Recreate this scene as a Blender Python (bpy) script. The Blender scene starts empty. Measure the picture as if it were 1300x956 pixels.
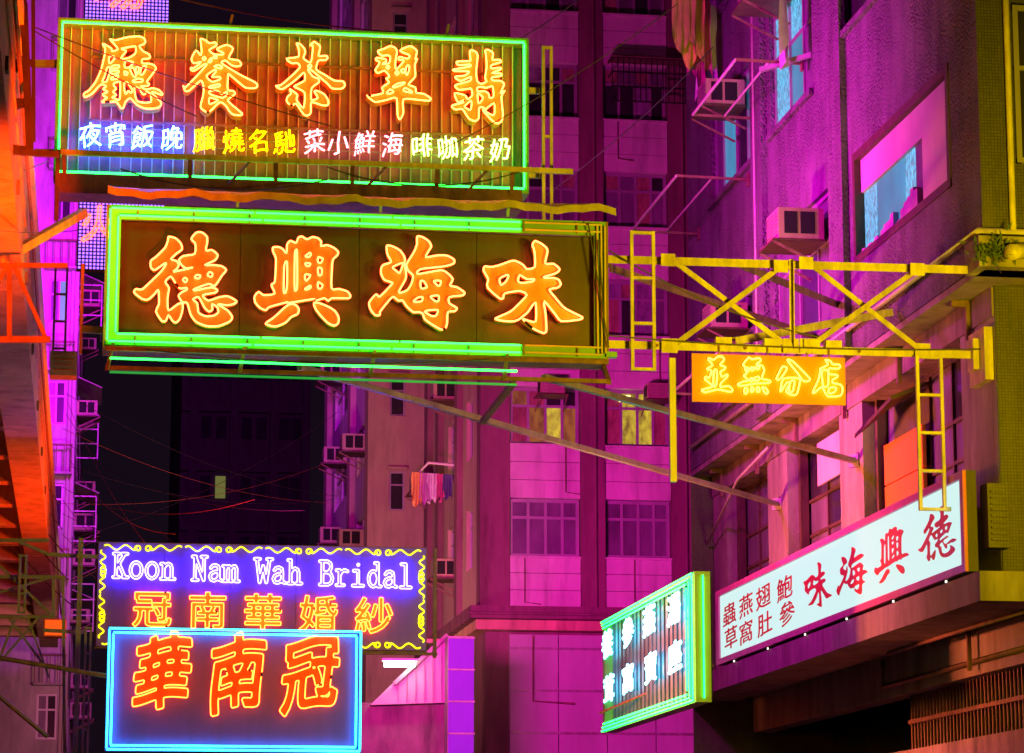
import bpy, math, random
import numpy as np
from mathutils import Vector, Matrix
from mathutils.geometry import tessellate_polygon

random.seed(7)
SC = bpy.context.scene
COL = SC.collection

# ------------------------------------------------------------------ camera
FPX, VPX, VPY, CX, CY = 3600.0, 105.0, 1150.0, 650.0, 478.0     # focal length and street vanishing point, in photo pixels
PITCH = math.atan((VPY - CY) / FPX)
YAW = math.atan((CX - VPX) / FPX * math.cos(PITCH))
EYE = Vector((0, 0, 1.6))
cam_d = bpy.data.cameras.new('camera')
cam = bpy.data.objects.new('camera', cam_d)
COL.objects.link(cam)
cam.location = EYE
cam.rotation_euler = (math.pi / 2 + PITCH, 0, -YAW)
cam_d.sensor_width = 36
cam_d.lens = 36 * FPX / 1300
cam_d.clip_start = 0.2
cam_d.clip_end = 1500
SC.camera = cam

# ------------------------------------------------------------------ night sky
W = bpy.data.worlds.new('World')
SC.world = W
W.use_nodes = True
nt = W.node_tree
bgn = nt.nodes['Background']
sky = nt.nodes.new('ShaderNodeTexSky')
sky.sky_type = 'NISHITA'
sky.sun_disc = False
sky.sun_elevation = math.radians(-4)
mixn = nt.nodes.new('ShaderNodeMixRGB')
mixn.blend_type = 'MIX'
mixn.inputs[0].default_value = 0.99
mixn.inputs[2].default_value = (0.009, 0.0035, 0.011, 1)      # city glow on a night sky
nt.links.new(sky.outputs[0], mixn.inputs[1])
nt.links.new(mixn.outputs[0], bgn.inputs[0])
bgn.inputs[1].default_value = 0.6

# ------------------------------------------------------------------ light of the neon signs the frame does not show (rear faces, signs over the pavement), and one added warm fill
def lamp(name, loc, target, col, energy, sx, sy, spread=170):
    d = bpy.data.lights.new(name, 'AREA')
    d.shape = 'RECTANGLE'
    d.size, d.size_y = sx, sy
    d.color = col
    d.energy = energy
    d.spread = math.radians(spread)
    o = bpy.data.objects.new(name, d)
    COL.objects.link(o)
    o.location = loc
    o.rotation_euler = (Vector(target) - Vector(loc)).to_track_quat('-Z', 'Y').to_euler()
    return o

lamp('magenta_sign_light', (3.6, 44, 6.7), (9.8, 60, 8.8), (1.0, 0.02, 0.54), 950, 2.4, 1.0, 95)
lamp('magenta_facade_light', (3.4, 34.6, 10.9), (9.5, 37, 10.4), (1.0, 0.0, 0.80), 640, 1.8, 1.2, 120)
lamp('violet_sign_light', (0.8, 60, 17.0), (-1.3, 79, 18.5), (0.66, 0.0, 1.0), 1150, 1.0, 2.0, 72)
lamp('red_sign_light', (2.1, 46.0, 6.1), (-1.0, 46, 8.4), (1.0, 0.05, 0.0), 680, 8.0, 0.6)
lamp('red_pavement_sign_light', (1.6, 20.0, 2.2), (-0.8, 27.0, 8.8), (1.0, 0.055, 0.0), 420, 1.0, 1.0, 36)
lamp('orange_sign_light', (2.4, 37.2, 4.4), (10, 36, 6.0), (1.0, 0.18, 0.06), 720, 1.6, 0.8, 100)
lamp('warm_fill_light', (2.4, 58, 5.2), (7.6, 73, 13), (1.0, 0.42, 0.3), 300, 1.2, 0.8, 110)  # added fill that warms the tan block and podium, no visible source
lamp('yellow_sign_light', (9.46, 20.5, 5.6), (7.4, 30, 8.2), (1.0, 0.68, 0.0), 290, 1.6, 1.2, 76)

SC.view_settings.view_transform = 'Standard'
SC.view_settings.look = 'None'
SC.view_settings.exposure = 0
SC.view_settings.gamma = 1
SC.cycles.use_denoising = True
SC.cycles.max_bounces = 5
SC.cycles.diffuse_bounces = 2
SC.cycles.glossy_bounces = 2
SC.cycles.sample_clamp_indirect = 4

# ------------------------------------------------------------------ geometry of the view: a point of the photograph on a known plane of the street
_F = Vector((math.sin(YAW) * math.cos(PITCH), math.cos(YAW) * math.cos(PITCH), math.sin(PITCH)))
_R = Vector((math.cos(YAW), -math.sin(YAW), 0))
_U = Vector((-math.sin(YAW) * math.sin(PITCH), -math.cos(YAW) * math.sin(PITCH), math.cos(PITCH)))

def P(x, y, X=None, Y=None, Z=None):
    d = _F + _R * ((x - CX) / FPX) - _U * ((y - CY) / FPX)
    if X is not None:
        t = (X - EYE.x) / d.x
    elif Y is not None:
        t = (Y - EYE.y) / d.y
    else:
        t = (Z - EYE.z) / d.z
    return EYE + d * t

# ------------------------------------------------------------------ materials
MATS = {}

def mat(name, col, rough=0.75, metal=0.0, var=0.3, scale=3.0, bump=0.0, bscale=30.0, emit=None, es=0.0,
        stain=None, samt=0.0, streak=True, kind=None, spec=0.5, evar=0.0, escale=6.0):
    if name in MATS:
        return MATS[name]
    m = bpy.data.materials.new(name)
    m.use_nodes = True
    t = m.node_tree
    b = t.nodes['Principled BSDF']
    b.inputs['Roughness'].default_value = rough
    b.inputs['Metallic'].default_value = metal
    b.inputs['Specular IOR Level'].default_value = spec
    g = t.nodes.new('ShaderNodeNewGeometry')

    def noise(sc, det, vec_scale=(1, 1, 1)):
        mp = t.nodes.new('ShaderNodeMapping')
        mp.inputs['Scale'].default_value = vec_scale
        t.links.new(g.outputs['Position'], mp.inputs['Vector'])
        n = t.nodes.new('ShaderNodeTexNoise')
        n.inputs['Scale'].default_value = sc
        n.inputs['Detail'].default_value = det
        n.inputs['Roughness'].default_value = 0.65
        t.links.new(mp.outputs[0], n.inputs['Vector'])
        return n
    base = None
    n1 = noise(scale, 6, (1, 1, 0.35) if streak else (1, 1, 1))
    rp = t.nodes.new('ShaderNodeValToRGB')
    lo = [c * (1 - var) for c in col]
    hi = [min(1, c * (1 + var)) for c in col]
    rp.color_ramp.elements[0].position = 0.32
    rp.color_ramp.elements[1].position = 0.68
    rp.color_ramp.elements[0].color = (*lo, 1)
    rp.color_ramp.elements[1].color = (*hi, 1)
    t.links.new(n1.outputs['Fac'], rp.inputs[0])
    base = rp.outputs[0]
    if kind == 'mosaic':
        sp = t.nodes.new('ShaderNodeSeparateXYZ')
        t.links.new(g.outputs['Position'], sp.inputs[0])
        ad = t.nodes.new('ShaderNodeMath')
        t.links.new(sp.outputs[0], ad.inputs[0])
        t.links.new(sp.outputs[1], ad.inputs[1])
        cb = t.nodes.new('ShaderNodeCombineXYZ')
        t.links.new(ad.outputs[0], cb.inputs[0])
        t.links.new(sp.outputs[2], cb.inputs[1])
        br = t.nodes.new('ShaderNodeTexBrick')
        br.offset = 0.0
        br.inputs['Scale'].default_value = 1.0
        br.inputs['Brick Width'].default_value = 0.036
        br.inputs['Row Height'].default_value = 0.036
        br.inputs['Mortar Size'].default_value = 0.004
        br.inputs['Color1'].default_value = (1, 1, 1, 1)
        br.inputs['Color2'].default_value = (0.7, 0.7, 0.7, 1)
        br.inputs['Mortar'].default_value = (0.35, 0.35, 0.35, 1)
        t.links.new(cb.outputs[0], br.inputs['Vector'])
        mx = t.nodes.new('ShaderNodeMixRGB')
        mx.blend_type = 'MULTIPLY'
        mx.inputs[0].default_value = 1
        t.links.new(base, mx.inputs[1])
        t.links.new(br.outputs[0], mx.inputs[2])
        base = mx.outputs[0]
    if stain:
        n2 = noise(1.7, 8, (1.6, 1.6, 0.22))
        r2 = t.nodes.new('ShaderNodeValToRGB')
        r2.color_ramp.elements[0].position = 0.5
        r2.color_ramp.elements[1].position = 0.72
        r2.color_ramp.elements[1].color = (samt, samt, samt, 1)
        t.links.new(n2.outputs['Fac'], r2.inputs[0])
        mx = t.nodes.new('ShaderNodeMixRGB')
        mx.inputs[2].default_value = (*stain, 1)
        t.links.new(r2.outputs[0], mx.inputs[0])
        t.links.new(base, mx.inputs[1])
        base = mx.outputs[0]
    t.links.new(base, b.inputs['Base Color'])
    if bump:
        bp = t.nodes.new('ShaderNodeBump')
        bp.inputs['Strength'].default_value = min(1, bump)
        if kind == 'spikes':
            v = t.nodes.new('ShaderNodeTexVoronoi')
            v.inputs['Scale'].default_value = bscale
            t.links.new(g.outputs['Position'], v.inputs['Vector'])
            mpv = t.nodes.new('ShaderNodeMath')
            mpv.operation = 'POWER'
            mpv.inputs[1].default_value = 0.7
            t.links.new(v.outputs['Distance'], mpv.inputs[0])
            nm = noise(.9, 3)
            rm = t.nodes.new('ShaderNodeValToRGB')
            rm.color_ramp.elements[0].position = .38
            rm.color_ramp.elements[1].position = .6
            rm.color_ramp.elements[0].color = (.25, .25, .25, 1)
            t.links.new(nm.outputs['Fac'], rm.inputs[0])
            mm_ = t.nodes.new('ShaderNodeMath')
            mm_.operation = 'MULTIPLY'
            t.links.new(mpv.outputs[0], mm_.inputs[0])
            t.links.new(rm.outputs[0], mm_.inputs[1])
            t.links.new(mm_.outputs[0], bp.inputs['Height'])
            bp.inputs['Distance'].default_value = 0.06
            bp.invert = True
        else:
            n3 = noise(bscale, 4)
            t.links.new(n3.outputs['Fac'], bp.inputs['Height'])
            bp.inputs['Distance'].default_value = 0.02
        t.links.new(bp.outputs[0], b.inputs['Normal'])
    if emit:
        b.inputs['Emission Color'].default_value = (*emit, 1)
        b.inputs['Emission Strength'].default_value = es
        if evar:
            ne = noise(escale, 5, (1, 1, .5))
            re_ = t.nodes.new('ShaderNodeValToRGB')
            re_.color_ramp.elements[0].position = .36
            re_.color_ramp.elements[1].position = .66
            re_.color_ramp.elements[0].color = (*[c * (1 - evar) for c in emit], 1)
            re_.color_ramp.elements[1].color = (*emit, 1)
            t.links.new(ne.outputs['Fac'], re_.inputs[0])
            t.links.new(re_.outputs[0], b.inputs['Emission Color'])
    MATS[name] = m
    return m

def glow(name, col, strength):
    return mat(name, tuple(min(.8, c * .8 + .05) for c in col), 0.4, var=0.0, emit=col, es=strength)

M_PLASTER = mat('stucco_spiked', (0.17, 0.155, 0.18), 0.85, var=.3, scale=1.6, bump=1.0, bscale=25, kind='spikes', stain=(.09, .08, .08), samt=.85)
M_CONC = mat('concrete_worn', (0.30, 0.27, 0.23), 0.85, var=.28, scale=2.5, bump=.6, bscale=24, stain=(.1, .08, .07), samt=.75)
M_CONC_D = mat('concrete_grimy', (0.24, 0.2, 0.17), 0.9, var=.35, scale=2.5, bump=.7, bscale=18, stain=(.05, .04, .035), samt=.8)
M_OLIVE = mat('mosaic_tile', (0.10, 0.095, 0.06), 0.55, var=.15, scale=1.5, kind='mosaic', stain=(.14, .12, .06), samt=.55)
M_PINK = mat('panel_paint', (0.58, 0.54, 0.54), 0.8, var=.16, scale=1.3, bump=.3, bscale=9, stain=(.26, .22, .23), samt=.75)
M_PINKC = mat('column_paint_red', (0.20, 0.09, 0.12), 0.8, var=.25, scale=1.4, bump=.3, stain=(.09, .04, .045), samt=.8)
M_TAN = mat('wall_tan', (0.42, 0.31, 0.25), 0.85, var=.15, scale=1.4, bump=.3, stain=(.14, .1, .09), samt=.5)
M_ORANGE = mat('wall_orange', (0.55, 0.36, 0.22), 0.8, var=.25, scale=1.6, bump=.4, stain=(.2, .12, .07), samt=.8)
M_VIOLET = mat('tenement_wall', (0.46, 0.42, 0.45), 0.8, var=.3, scale=1.6, bump=.3, stain=(.16, .14, .15), samt=.6)
M_DARK = mat('tower_wall', (0.07, 0.06, 0.065), 0.9, var=.2)
M_FRAME_Y = mat('paint_steel_yellow', (0.56, 0.50, 0.14), 0.5, var=.3, scale=9, bump=.2, stain=(.2, .11, .04), samt=.6)
M_STEEL = mat('steel_rusty', (0.22, 0.12, 0.09), 0.65, metal=.1, var=.35, scale=8, bump=.3, stain=(.1, .04, .02), samt=.7)
M_STEEL_G = mat('steel_grey', (0.30, 0.29, 0.27), 0.45, metal=.4, var=.25, scale=6, bump=.2, stain=(.12, .08, .05), samt=.5)
M_STEEL_K = mat('steel_black_paint', (0.035, 0.028, 0.028), 0.5, var=.4, scale=8, bump=.2, stain=(.08, .04, .03), samt=.6)
M_PIPE = mat('pipe_paint', (0.55, 0.5, 0.46), 0.45, var=.15, scale=5)
M_WOOD = mat('timber_frame', (0.09, 0.055, 0.03), 0.6, var=.35, scale=6, bump=.3)
M_ALU = mat('window_frame', (0.36, 0.34, 0.38), 0.4, metal=.3, var=.15)
M_GLASS = mat('window_glass_dark', (0.03, 0.028, 0.035), 0.12, var=.5, scale=1.5, spec=.6)
M_GLASSM = mat('window_glass_dusty', (0.16, 0.13, 0.18), 0.25, var=.4, scale=1.2)
M_CURTAIN = mat('curtain', (0.28, 0.2, 0.12), 0.9, var=.4, scale=9)
M_BOARD = mat('board_paint', (0.58, 0.5, 0.5), 0.7, var=.1, scale=1.4, bump=.1, stain=(.42, .34, .34), samt=.5)
M_AC = mat('ac_casing', (0.42, 0.32, 0.2), 0.55, var=.2, scale=5, bump=.15, stain=(.2, .13, .08), samt=.6)
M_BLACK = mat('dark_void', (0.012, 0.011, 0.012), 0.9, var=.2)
M_SIGNPAN = mat('sign_panel_metal', (0.10, 0.085, 0.05), 0.42, metal=.35, var=.22, scale=2.0, bump=.25, bscale=5, stain=(.06, .045, .03), samt=.5)
M_SIGNGRN = mat('sign_box_enamel', (0.17, 0.42, 0.07), 0.4, var=.14, scale=4, bump=.1, stain=(.25, .2, .08), samt=.4)
M_SLAT = mat('sign_board_weathered', (0.34, 0.14, 0.15), 0.5, var=.35, scale=4, bump=.2, bscale=10, stain=(.14, .06, .06), samt=.6)
M_RIB = mat('sign_rib_metal', (0.62, 0.55, 0.5), 0.35, metal=.2, var=.1)
M_PLATE = mat('letter_plate_orange', (0.72, 0.36, 0.06), 0.45, var=.22, scale=9, bump=.1, stain=(.45, .1, .02), samt=.5)
M_PLATE_R = mat('letter_plate_red', (0.72, 0.12, 0.03), 0.45, var=.2, scale=9, stain=(.4, .05, .02), samt=.5)
M_AWN = mat('awning_sheet', (0.55, 0.5, 0.12), 0.55, var=.25, scale=5, bump=.3, bscale=7, stain=(.3, .14, .04), samt=.6)
M_BLUEPAN = mat('sign_panel_violet', (0.20, 0.07, 0.72), 0.5, var=.12, scale=1.5, bump=.1, bscale=4, stain=(.1, .05, .4), samt=.5)
M_OPAN = mat('sign_panel_orange', (0.80, 0.24, 0.02), 0.5, var=.1, scale=5, stain=(.6, .2, .03), samt=.4)
M_MAG = mat('trim_enamel_magenta', (0.60, 0.12, 0.36), 0.4, var=.15, scale=5)
M_REDPAINT = mat('letter_red', (0.62, 0.02, 0.03), 0.5, var=.12, emit=(.7, .02, .03), es=.22)
M_LBOX = mat('lightbox_face', (0.06, 0.08, 0.08), 0.6, var=.03, emit=(.62, .90, .86), es=1.0, spec=.1)
M_CABLE = mat('cable_black', (0.05, 0.04, 0.04), 0.6, var=.2)
M_CABLE_R = mat('cable_red', (0.4, 0.12, 0.07), 0.6, var=.2)
M_ROAD = mat('asphalt', (0.05, 0.05, 0.052), 0.8, var=.25, scale=5, bump=.4, streak=False)
M_PAVE = mat('pavement', (0.22, 0.21, 0.2), 0.8, var=.2, scale=4, bump=.3, streak=False)
M_PLANT = mat('weed_leaf', (0.06, 0.1, 0.03), 0.6, var=.4)
M_AWNING_G = mat('canopy_sheet', (0.40, 0.36, 0.32), 0.6, var=.25, scale=4, bump=.2, stain=(.18, .14, .11), samt=.6)
M_SHUTTER = mat('hoarding_panel', (0.42, 0.38, 0.42), 0.7, var=.12, scale=1.5, bump=.15, stain=(.28, .24, .26), samt=.4)
M_WHITE = mat('paint_white', (0.75, 0.73, 0.7), 0.6, var=.08)
M_CLOTH = [mat('cloth_%d' % i, c, .9, var=.2, scale=9) for i, c in enumerate([(.7, .45, .1), (.5, .2, .5), (.1, .1, .25), (.7, .7, .72), (.55, .08, .25), (.45, .3, .1)])]
N_ORANGE = glow('neon_orange', (1.0, 0.078, 0.014), 29.0)
N_RED = glow('neon_red_orange', (1.0, 0.09, 0.022), 17.0)
N_GREEN = glow('neon_green', (0.012, 1.0, 0.045), 11.0)
N_CYAN = glow('neon_cyan', (0.02, 0.8, 0.62), 9.0)
N_BLUE = glow('neon_blue', (0.025, 0.09, 1.0), 85.0)
N_YEL = glow('neon_yellow', (1.0, 0.6, 0.0), 7.0)
N_PNK = glow('neon_pink', (1.0, 0.2, 0.26), 9.0)
N_WG = glow('neon_pale_green', (0.42, 1.0, 0.12), 11.0)
N_WHT = glow('neon_white_blue', (0.045, 0.035, 1.0), 50.0)
N_GREEN_U = glow('neon_green_fine', (0.012, 1.0, 0.045), 13.0)
N_GREEN_S = glow('neon_emerald', (0.01, 1.0, 0.12), 6.5)
N_LIME = glow('neon_lime', (0.85, 0.95, 0.0), 1.5)
N_AMBER = glow('neon_amber', (1.0, 0.10, 0.012), 13.0)
N_ICE = glow('neon_ice', (0.22, 0.8, 1.0), 5.0)
N_LED = glow('led_violet', (0.25, 0.10, 1.0), 3.2)
N_LEDR = glow('led_red', (1.0, 0.05, 0.03), 8.0)
L_CYAN = mat('window_lit_cyan', (0.03, 0.05, 0.05), .3, var=.2, emit=(.015, .33, .55), es=.95, evar=.35, escale=1.4)
L_CYAN_T = mat('window_lit_frosted', (0.05, 0.08, 0.08), .3, var=.3, emit=(.10, .62, .95), es=1.3, bump=1, bscale=22, evar=.8, escale=26)
L_YEL = mat('window_lit_yellow', (0.1, 0.09, 0.02), .6, var=.4, scale=3, emit=(.7, .58, .03), es=.95, evar=.85, escale=5)
L_AMB = mat('window_lit_amber', (0.1, 0.06, 0.02), .6, var=.4, scale=3, emit=(.5, .22, .01), es=.45, evar=.8, escale=5)
L_TUBE = glow('room_tube_lamp', (1.0, .95, .3), 3.0)
L_WHITE = glow('fluorescent_white', (1.0, .93, .8), 2.0)

# ------------------------------------------------------------------ mesh building
def plane(axis, c):
    """A vertical plane of the street. axis '-Y': faces the camera; '-X' / '+X': faces the street. pt(s, t, d): s along, t height, d outward."""
    if axis == '-Y':
        return lambda s, t, d=0.0: Vector((s, c - d, t))
    if axis == '-X':
        return lambda s, t, d=0.0: Vector((c - d, s, t))
    return lambda s, t, d=0.0: Vector((c + d, s, t))

class MB:
    def __init__(self):
        self.v, self.f = [], []

    def quad8(self, p):
        b = len(self.v)
        self.v += [Vector(q) for q in p]
        self.f += [[b + i for i in q] for q in ((0, 1, 2, 3), (7, 6, 5, 4), (0, 4, 5, 1), (1, 5, 6, 2), (2, 6, 7, 3), (3, 7, 4, 0))]
        return self

    def box(self, x0, x1, y0, y1, z0, z1):
        return self.quad8([(x0, y0, z0), (x1, y0, z0), (x1, y0, z1), (x0, y0, z1), (x0, y1, z0), (x1, y1, z0), (x1, y1, z1), (x0, y1, z1)])

    def pbox(self, pl, s0, s1, t0, t1, d0, d1):
        return self.quad8([pl(s0, t0, d1), pl(s1, t0, d1), pl(s1, t1, d1), pl(s0, t1, d1), pl(s0, t0, d0), pl(s1, t0, d0), pl(s1, t1, d0), pl(s0, t1, d0)])

    def quad(self, a, b, c, d):
        n = len(self.v)
        self.v += [Vector(q) for q in (a, b, c, d)]
        self.f.append([n, n + 1, n + 2, n + 3])
        return self

    def bar(self, p, q, w, h=None):
        p, q = Vector(p), Vector(q)
        h = h or w
        ax = (q - p).normalized()
        up = Vector((0, 0, 1)) if abs(ax.z) < .95 else Vector((0, 1, 0))
        s = ax.cross(up).normalized() * (w / 2)
        u = s.cross(ax).normalized() * (h / 2)
        return self.quad8([p - s - u, p + s - u, p + s + u, p - s + u, q - s - u, q + s - u, q + s + u, q - s + u])

    def angle(self, p, q, w, th=.012):
        """rolled steel angle: two thin legs"""
        p, q = Vector(p), Vector(q)
        ax = (q - p).normalized()
        up = Vector((0, 0, 1)) if abs(ax.z) < .95 else Vector((0, 1, 0))
        s = ax.cross(up).normalized()
        u = s.cross(ax).normalized()
        if s.y > 0:
            s = -s
        f = s * -1
        for (a0, a1, b0, b1) in ((-w / 2, w / 2, 0, th), (w / 2 - th, w / 2, th, w * .8)):
            c = [u * a0 + f * b0, u * a1 + f * b0, u * a1 + f * b1, u * a0 + f * b1]
            self.quad8([p + k for k in c] + [q + k for k in c])
        return self

    def tube(self, pts, r, n=6, closed=False, ref=None):
        pts = [Vector(p) for p in pts]
        N = len(pts)
        b = len(self.v)
        for i, p in enumerate(pts):
            a = pts[i - 1] if (i or closed) else pts[0]
            c = pts[(i + 1) % N] if (i < N - 1 or closed) else pts[-1]
            t = (c - a)
            t = t.normalized() if t.length > 1e-9 else Vector((1, 0, 0))
            rf = Vector(ref) if ref is not None else (Vector((0, 0, 1)) if abs(t.z) < .9 else Vector((0, 1, 0)))
            s = t.cross(rf).normalized()
            u = s.cross(t).normalized()
            for k in range(n):
                an = 2 * math.pi * (k + .5) / n
                self.v.append(p + s * (math.cos(an) * r) + u * (math.sin(an) * r))
        for i in range(N if closed else N - 1):
            j = (i + 1) % N
            for k in range(n):
                l = (k + 1) % n
                self.f.append([b + i * n + k, b + i * n + l, b + j * n + l, b + j * n + k])
        if not closed:
            self.f.append([b + k for k in range(n)][::-1])
            self.f.append([b + (N - 1) * n + k for k in range(n)])
        return self

    def extrude(self, loops, pl, d0, d1):
        """a flat shape (outline, holes) given thickness on a plane"""
        flat = [p for l in loops for p in l]
        tris = tessellate_polygon([[Vector((s, t, 0)) for s, t in l] for l in loops])
        b = len(self.v)
        n = len(flat)
        self.v += [pl(s, t, d1) for s, t in flat] + [pl(s, t, d0) for s, t in flat]
        for a, c, d in tris:
            self.f.append([b + a, b + c, b + d])
            self.f.append([b + n + d, b + n + c, b + n + a])
        o = 0
        for l in loops:
            k = len(l)
            for i in range(k):
                j = (i + 1) % k
                self.f.append([b + o + i, b + o + j, b + n + o + j, b + n + o + i])
            o += k
        return self

    def build(self, name, m, parent=None, smooth=False):
        off = Vector(parent['_o']) if (parent is not None and '_o' in parent) else Vector((0, 0, 0))
        me = bpy.data.meshes.new(name)
        me.from_pydata([tuple(q - off) for q in self.v], [], self.f)
        if smooth:
            me.polygons.foreach_set('use_smooth', [True] * len(me.polygons))
        me.materials.append(m)
        me.validate()
        me.update()
        o = bpy.data.objects.new(name, me)
        COL.objects.link(o)
        if parent is not None:
            o.parent = parent
            if '_o' in parent:
                o['_o'] = tuple(off)
        return o

def fix(o):
    import bmesh
    bm = bmesh.new()
    bm.from_mesh(o.data)
    bmesh.ops.recalc_face_normals(bm, faces=bm.faces)
    bm.to_mesh(o.data)
    bm.free()
    return o

def thing(name, label, cat, loc, group=None):
    o = bpy.data.objects.new(name, None)
    COL.objects.link(o)
    o.location = loc
    o['_o'] = tuple(loc)
    o['label'] = label
    o['category'] = cat
    if group:
        o['group'] = group
    o.empty_display_size = .2
    return o

def tag(o, label, cat, group=None):
    o['label'] = label
    o['category'] = cat
    if group:
        o['group'] = group
    return o

def struct(o):
    o['kind'] = 'structure'
    return o

def top(mb, name, m, loc, label, cat, group=None, smooth=False):
    """a thing that is a single mesh, its origin at its base"""
    mb.v = [q - Vector(loc) for q in mb.v]
    o = mb.build(name, m, None, smooth)
    o.location = loc
    return tag(o, label, cat, group)

def copy_tree(o, parent=None):
    c = o.copy()
    COL.objects.link(c)
    if parent is not None:
        c.parent = parent
    for ch in [x for x in o.children]:
        copy_tree(ch, c)
    return c

def wall(pl, s0, s1, t0, t1, holes, depth, mb=None):
    """front skin with openings and their reveals"""
    mb = mb or MB()
    S = sorted({s0, s1, *[h[0] for h in holes], *[h[1] for h in holes]})
    T = sorted({t0, t1, *[h[2] for h in holes], *[h[3] for h in holes]})
    for a, b in zip(S, S[1:]):
        for c, d in zip(T, T[1:]):
            ms, mt = (a + b) / 2, (c + d) / 2
            if ms < s0 or ms > s1 or mt < t0 or mt > t1:
                continue
            if any(h[0] < ms < h[1] and h[2] < mt < h[3] for h in holes):
                continue
            mb.quad(pl(a, c), pl(b, c), pl(b, d), pl(a, d))
    for a, b, c, d in holes:
        for (p, q) in (((a, c), (b, c)), ((b, c), (b, d)), ((b, d), (a, d)), ((a, d), (a, c))):
            mb.quad(pl(*p), pl(*q), pl(*q, -depth), pl(*p, -depth))
    return mb

def window(parent, pl, s0, s1, t0, t1, cols, rows, panes, fr=.05, d=-.08, fm=None, th=.06):
    """part window (its frame) with one pane per light; cols/rows are fractions of the divisions"""
    fm = fm or M_ALU
    mb = MB()
    cs = [s0 + (s1 - s0) * c for c in [0, *cols, 1]]
    rs = [t0 + (t1 - t0) * r for r in [0, *rows, 1]]
    for i, c in enumerate(cs):
        w = fr if 0 < i < len(cs) - 1 else fr * 1.2
        a = min(max(c - w / 2, s0), s1 - w)
        mb.pbox(pl, a, a + w, t0, t1, d - th, d)
    for i, r in enumerate(rs):
        w = fr if 0 < i < len(rs) - 1 else fr * 1.2
        a = min(max(r - w / 2, t0), t1 - w)
        mb.pbox(pl, s0, s1, a, a + w, d - th * .9, d - .004)
    wo = mb.build('window', fm, parent)
    k = 0
    for j in range(len(rs) - 1):
        for i in range(len(cs) - 1):
            pm = panes[k % len(panes)]
            k += 1
            if pm is None:
                continue
            g = MB().pbox(pl, cs[i] + .01, cs[i + 1] - .01, rs[j] + .01, rs[j + 1] - .01, d - th * .7, d - th * .5)
            g.build('pane', pm, wo)
    return wo

# ------------------------------------------------------------------ lettering
def glyph(ch):
    cu = bpy.data.curves.new('g', 'FONT')
    cu.body = ch
    o = bpy.data.objects.new('g', cu)
    COL.objects.link(o)
    dg = bpy.context.evaluated_depsgraph_get()
    c2 = o.evaluated_get(dg).to_curve(dg)
    loops = []
    for sp in c2.splines:
        pts = []
        if sp.type == 'BEZIER':
            bp = sp.bezier_points
            n = len(bp)
            for i in range(n):
                a, b = bp[i], bp[(i + 1) % n]
                p0, p1, p2, p3 = a.co, a.handle_right, b.handle_left, b.co
                chord = (p3 - p0).length
                curved = ((p1 - p0).length > 1e-5 or (p2 - p3).length > 1e-5) and abs((p3 - p0).normalized().cross(p1 - p0).length) + abs((p3 - p0).normalized().cross(p3 - p2).length) > .004
                m = 4 if curved and chord > .03 else (2 if curved else 1)
                for k in range(m):
                    t = k / m
                    q = p0 * (1 - t) ** 3 + p1 * (3 * t * (1 - t) ** 2) + p2 * (3 * t * t * (1 - t)) + p3 * t ** 3
                    pts.append((q.x, q.y))
        else:
            pts = [(p.co.x, p.co.y) for p in sp.points]
        if len(pts) > 2:
            loops.append(pts)
    o.to_curve_clear() if False else None
    o.evaluated_get(dg).to_curve_clear()
    bpy.data.objects.remove(o)
    bpy.data.curves.remove(cu)
    return loops

_gc = {}

def glyph_n(ch, shear=0.0):
    """glyph outline in a unit box centred at 0"""
    if ch not in _gc:
        _gc[ch] = glyph(ch)
    return [[(x - .5, y - .36 + shear * (x - .5)) for x, y in l] for l in _gc[ch]]

def contours(field, xs, ys):
    """closed iso-lines field = 0 (marching squares)"""
    ny, nx = field.shape
    seg = {}

    def ip(i, j, k, l):
        a, b = field[j, i], field[l, k]
        t = a / (a - b)
        return (xs[i] + (xs[k] - xs[i]) * t, ys[j] + (ys[l] - ys[j]) * t)
    pts = {}
    neg = field < 0
    cells = neg[:-1, :-1].astype(int) + 2 * neg[:-1, 1:] + 4 * neg[1:, 1:] + 8 * neg[1:, :-1]
    E = {0: lambda i, j: ('h', i, j), 1: lambda i, j: ('v', i + 1, j), 2: lambda i, j: ('h', i, j + 1), 3: lambda i, j: ('v', i, j)}
    T = {1: [(3, 0)], 2: [(0, 1)], 3: [(3, 1)], 4: [(1, 2)], 5: [(3, 2), (1, 0)], 6: [(0, 2)], 7: [(3, 2)], 8: [(2, 3)], 9: [(2, 0)], 10: [(0, 3), (2, 1)], 11: [(2, 1)], 12: [(1, 3)], 13: [(1, 0)], 14: [(0, 3)]}
    for j, i in np.argwhere((cells > 0) & (cells < 15)):
        for a, b in T[int(cells[j, i])]:
            ka, kb = E[a](i, j), E[b](i, j)
            for k in (ka, kb):
                if k not in pts:
                    pts[k] = ip(k[1], k[2], k[1] + 1, k[2]) if k[0] == 'h' else ip(k[1], k[2], k[1], k[2] + 1)
            seg[ka] = kb
    loops = []
    while seg:
        st, _ = next(iter(seg.items()))
        l, k = [], st
        while k in seg:
            l.append(pts[k])
            k = seg.pop(k)
        if len(l) > 5:
            loops.append(l)
    return loops

def seg_dist(loops, X, Y, closed=True):
    D = np.full(X.shape, 1e9)
    for l in loops:
        n = len(l)
        for i in range(n if closed else n - 1):
            (ax, ay), (bx, by) = l[i], l[(i + 1) % n]
            dx, dy = bx - ax, by - ay
            L = dx * dx + dy * dy
            if L < 1e-12:
                t = 0
            else:
                t = np.clip(((X - ax) * dx + (Y - ay) * dy) / L, 0, 1)
            np.minimum(D, np.hypot(X - ax - t * dx, Y - ay - t * dy), out=D)
    return D

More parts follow.
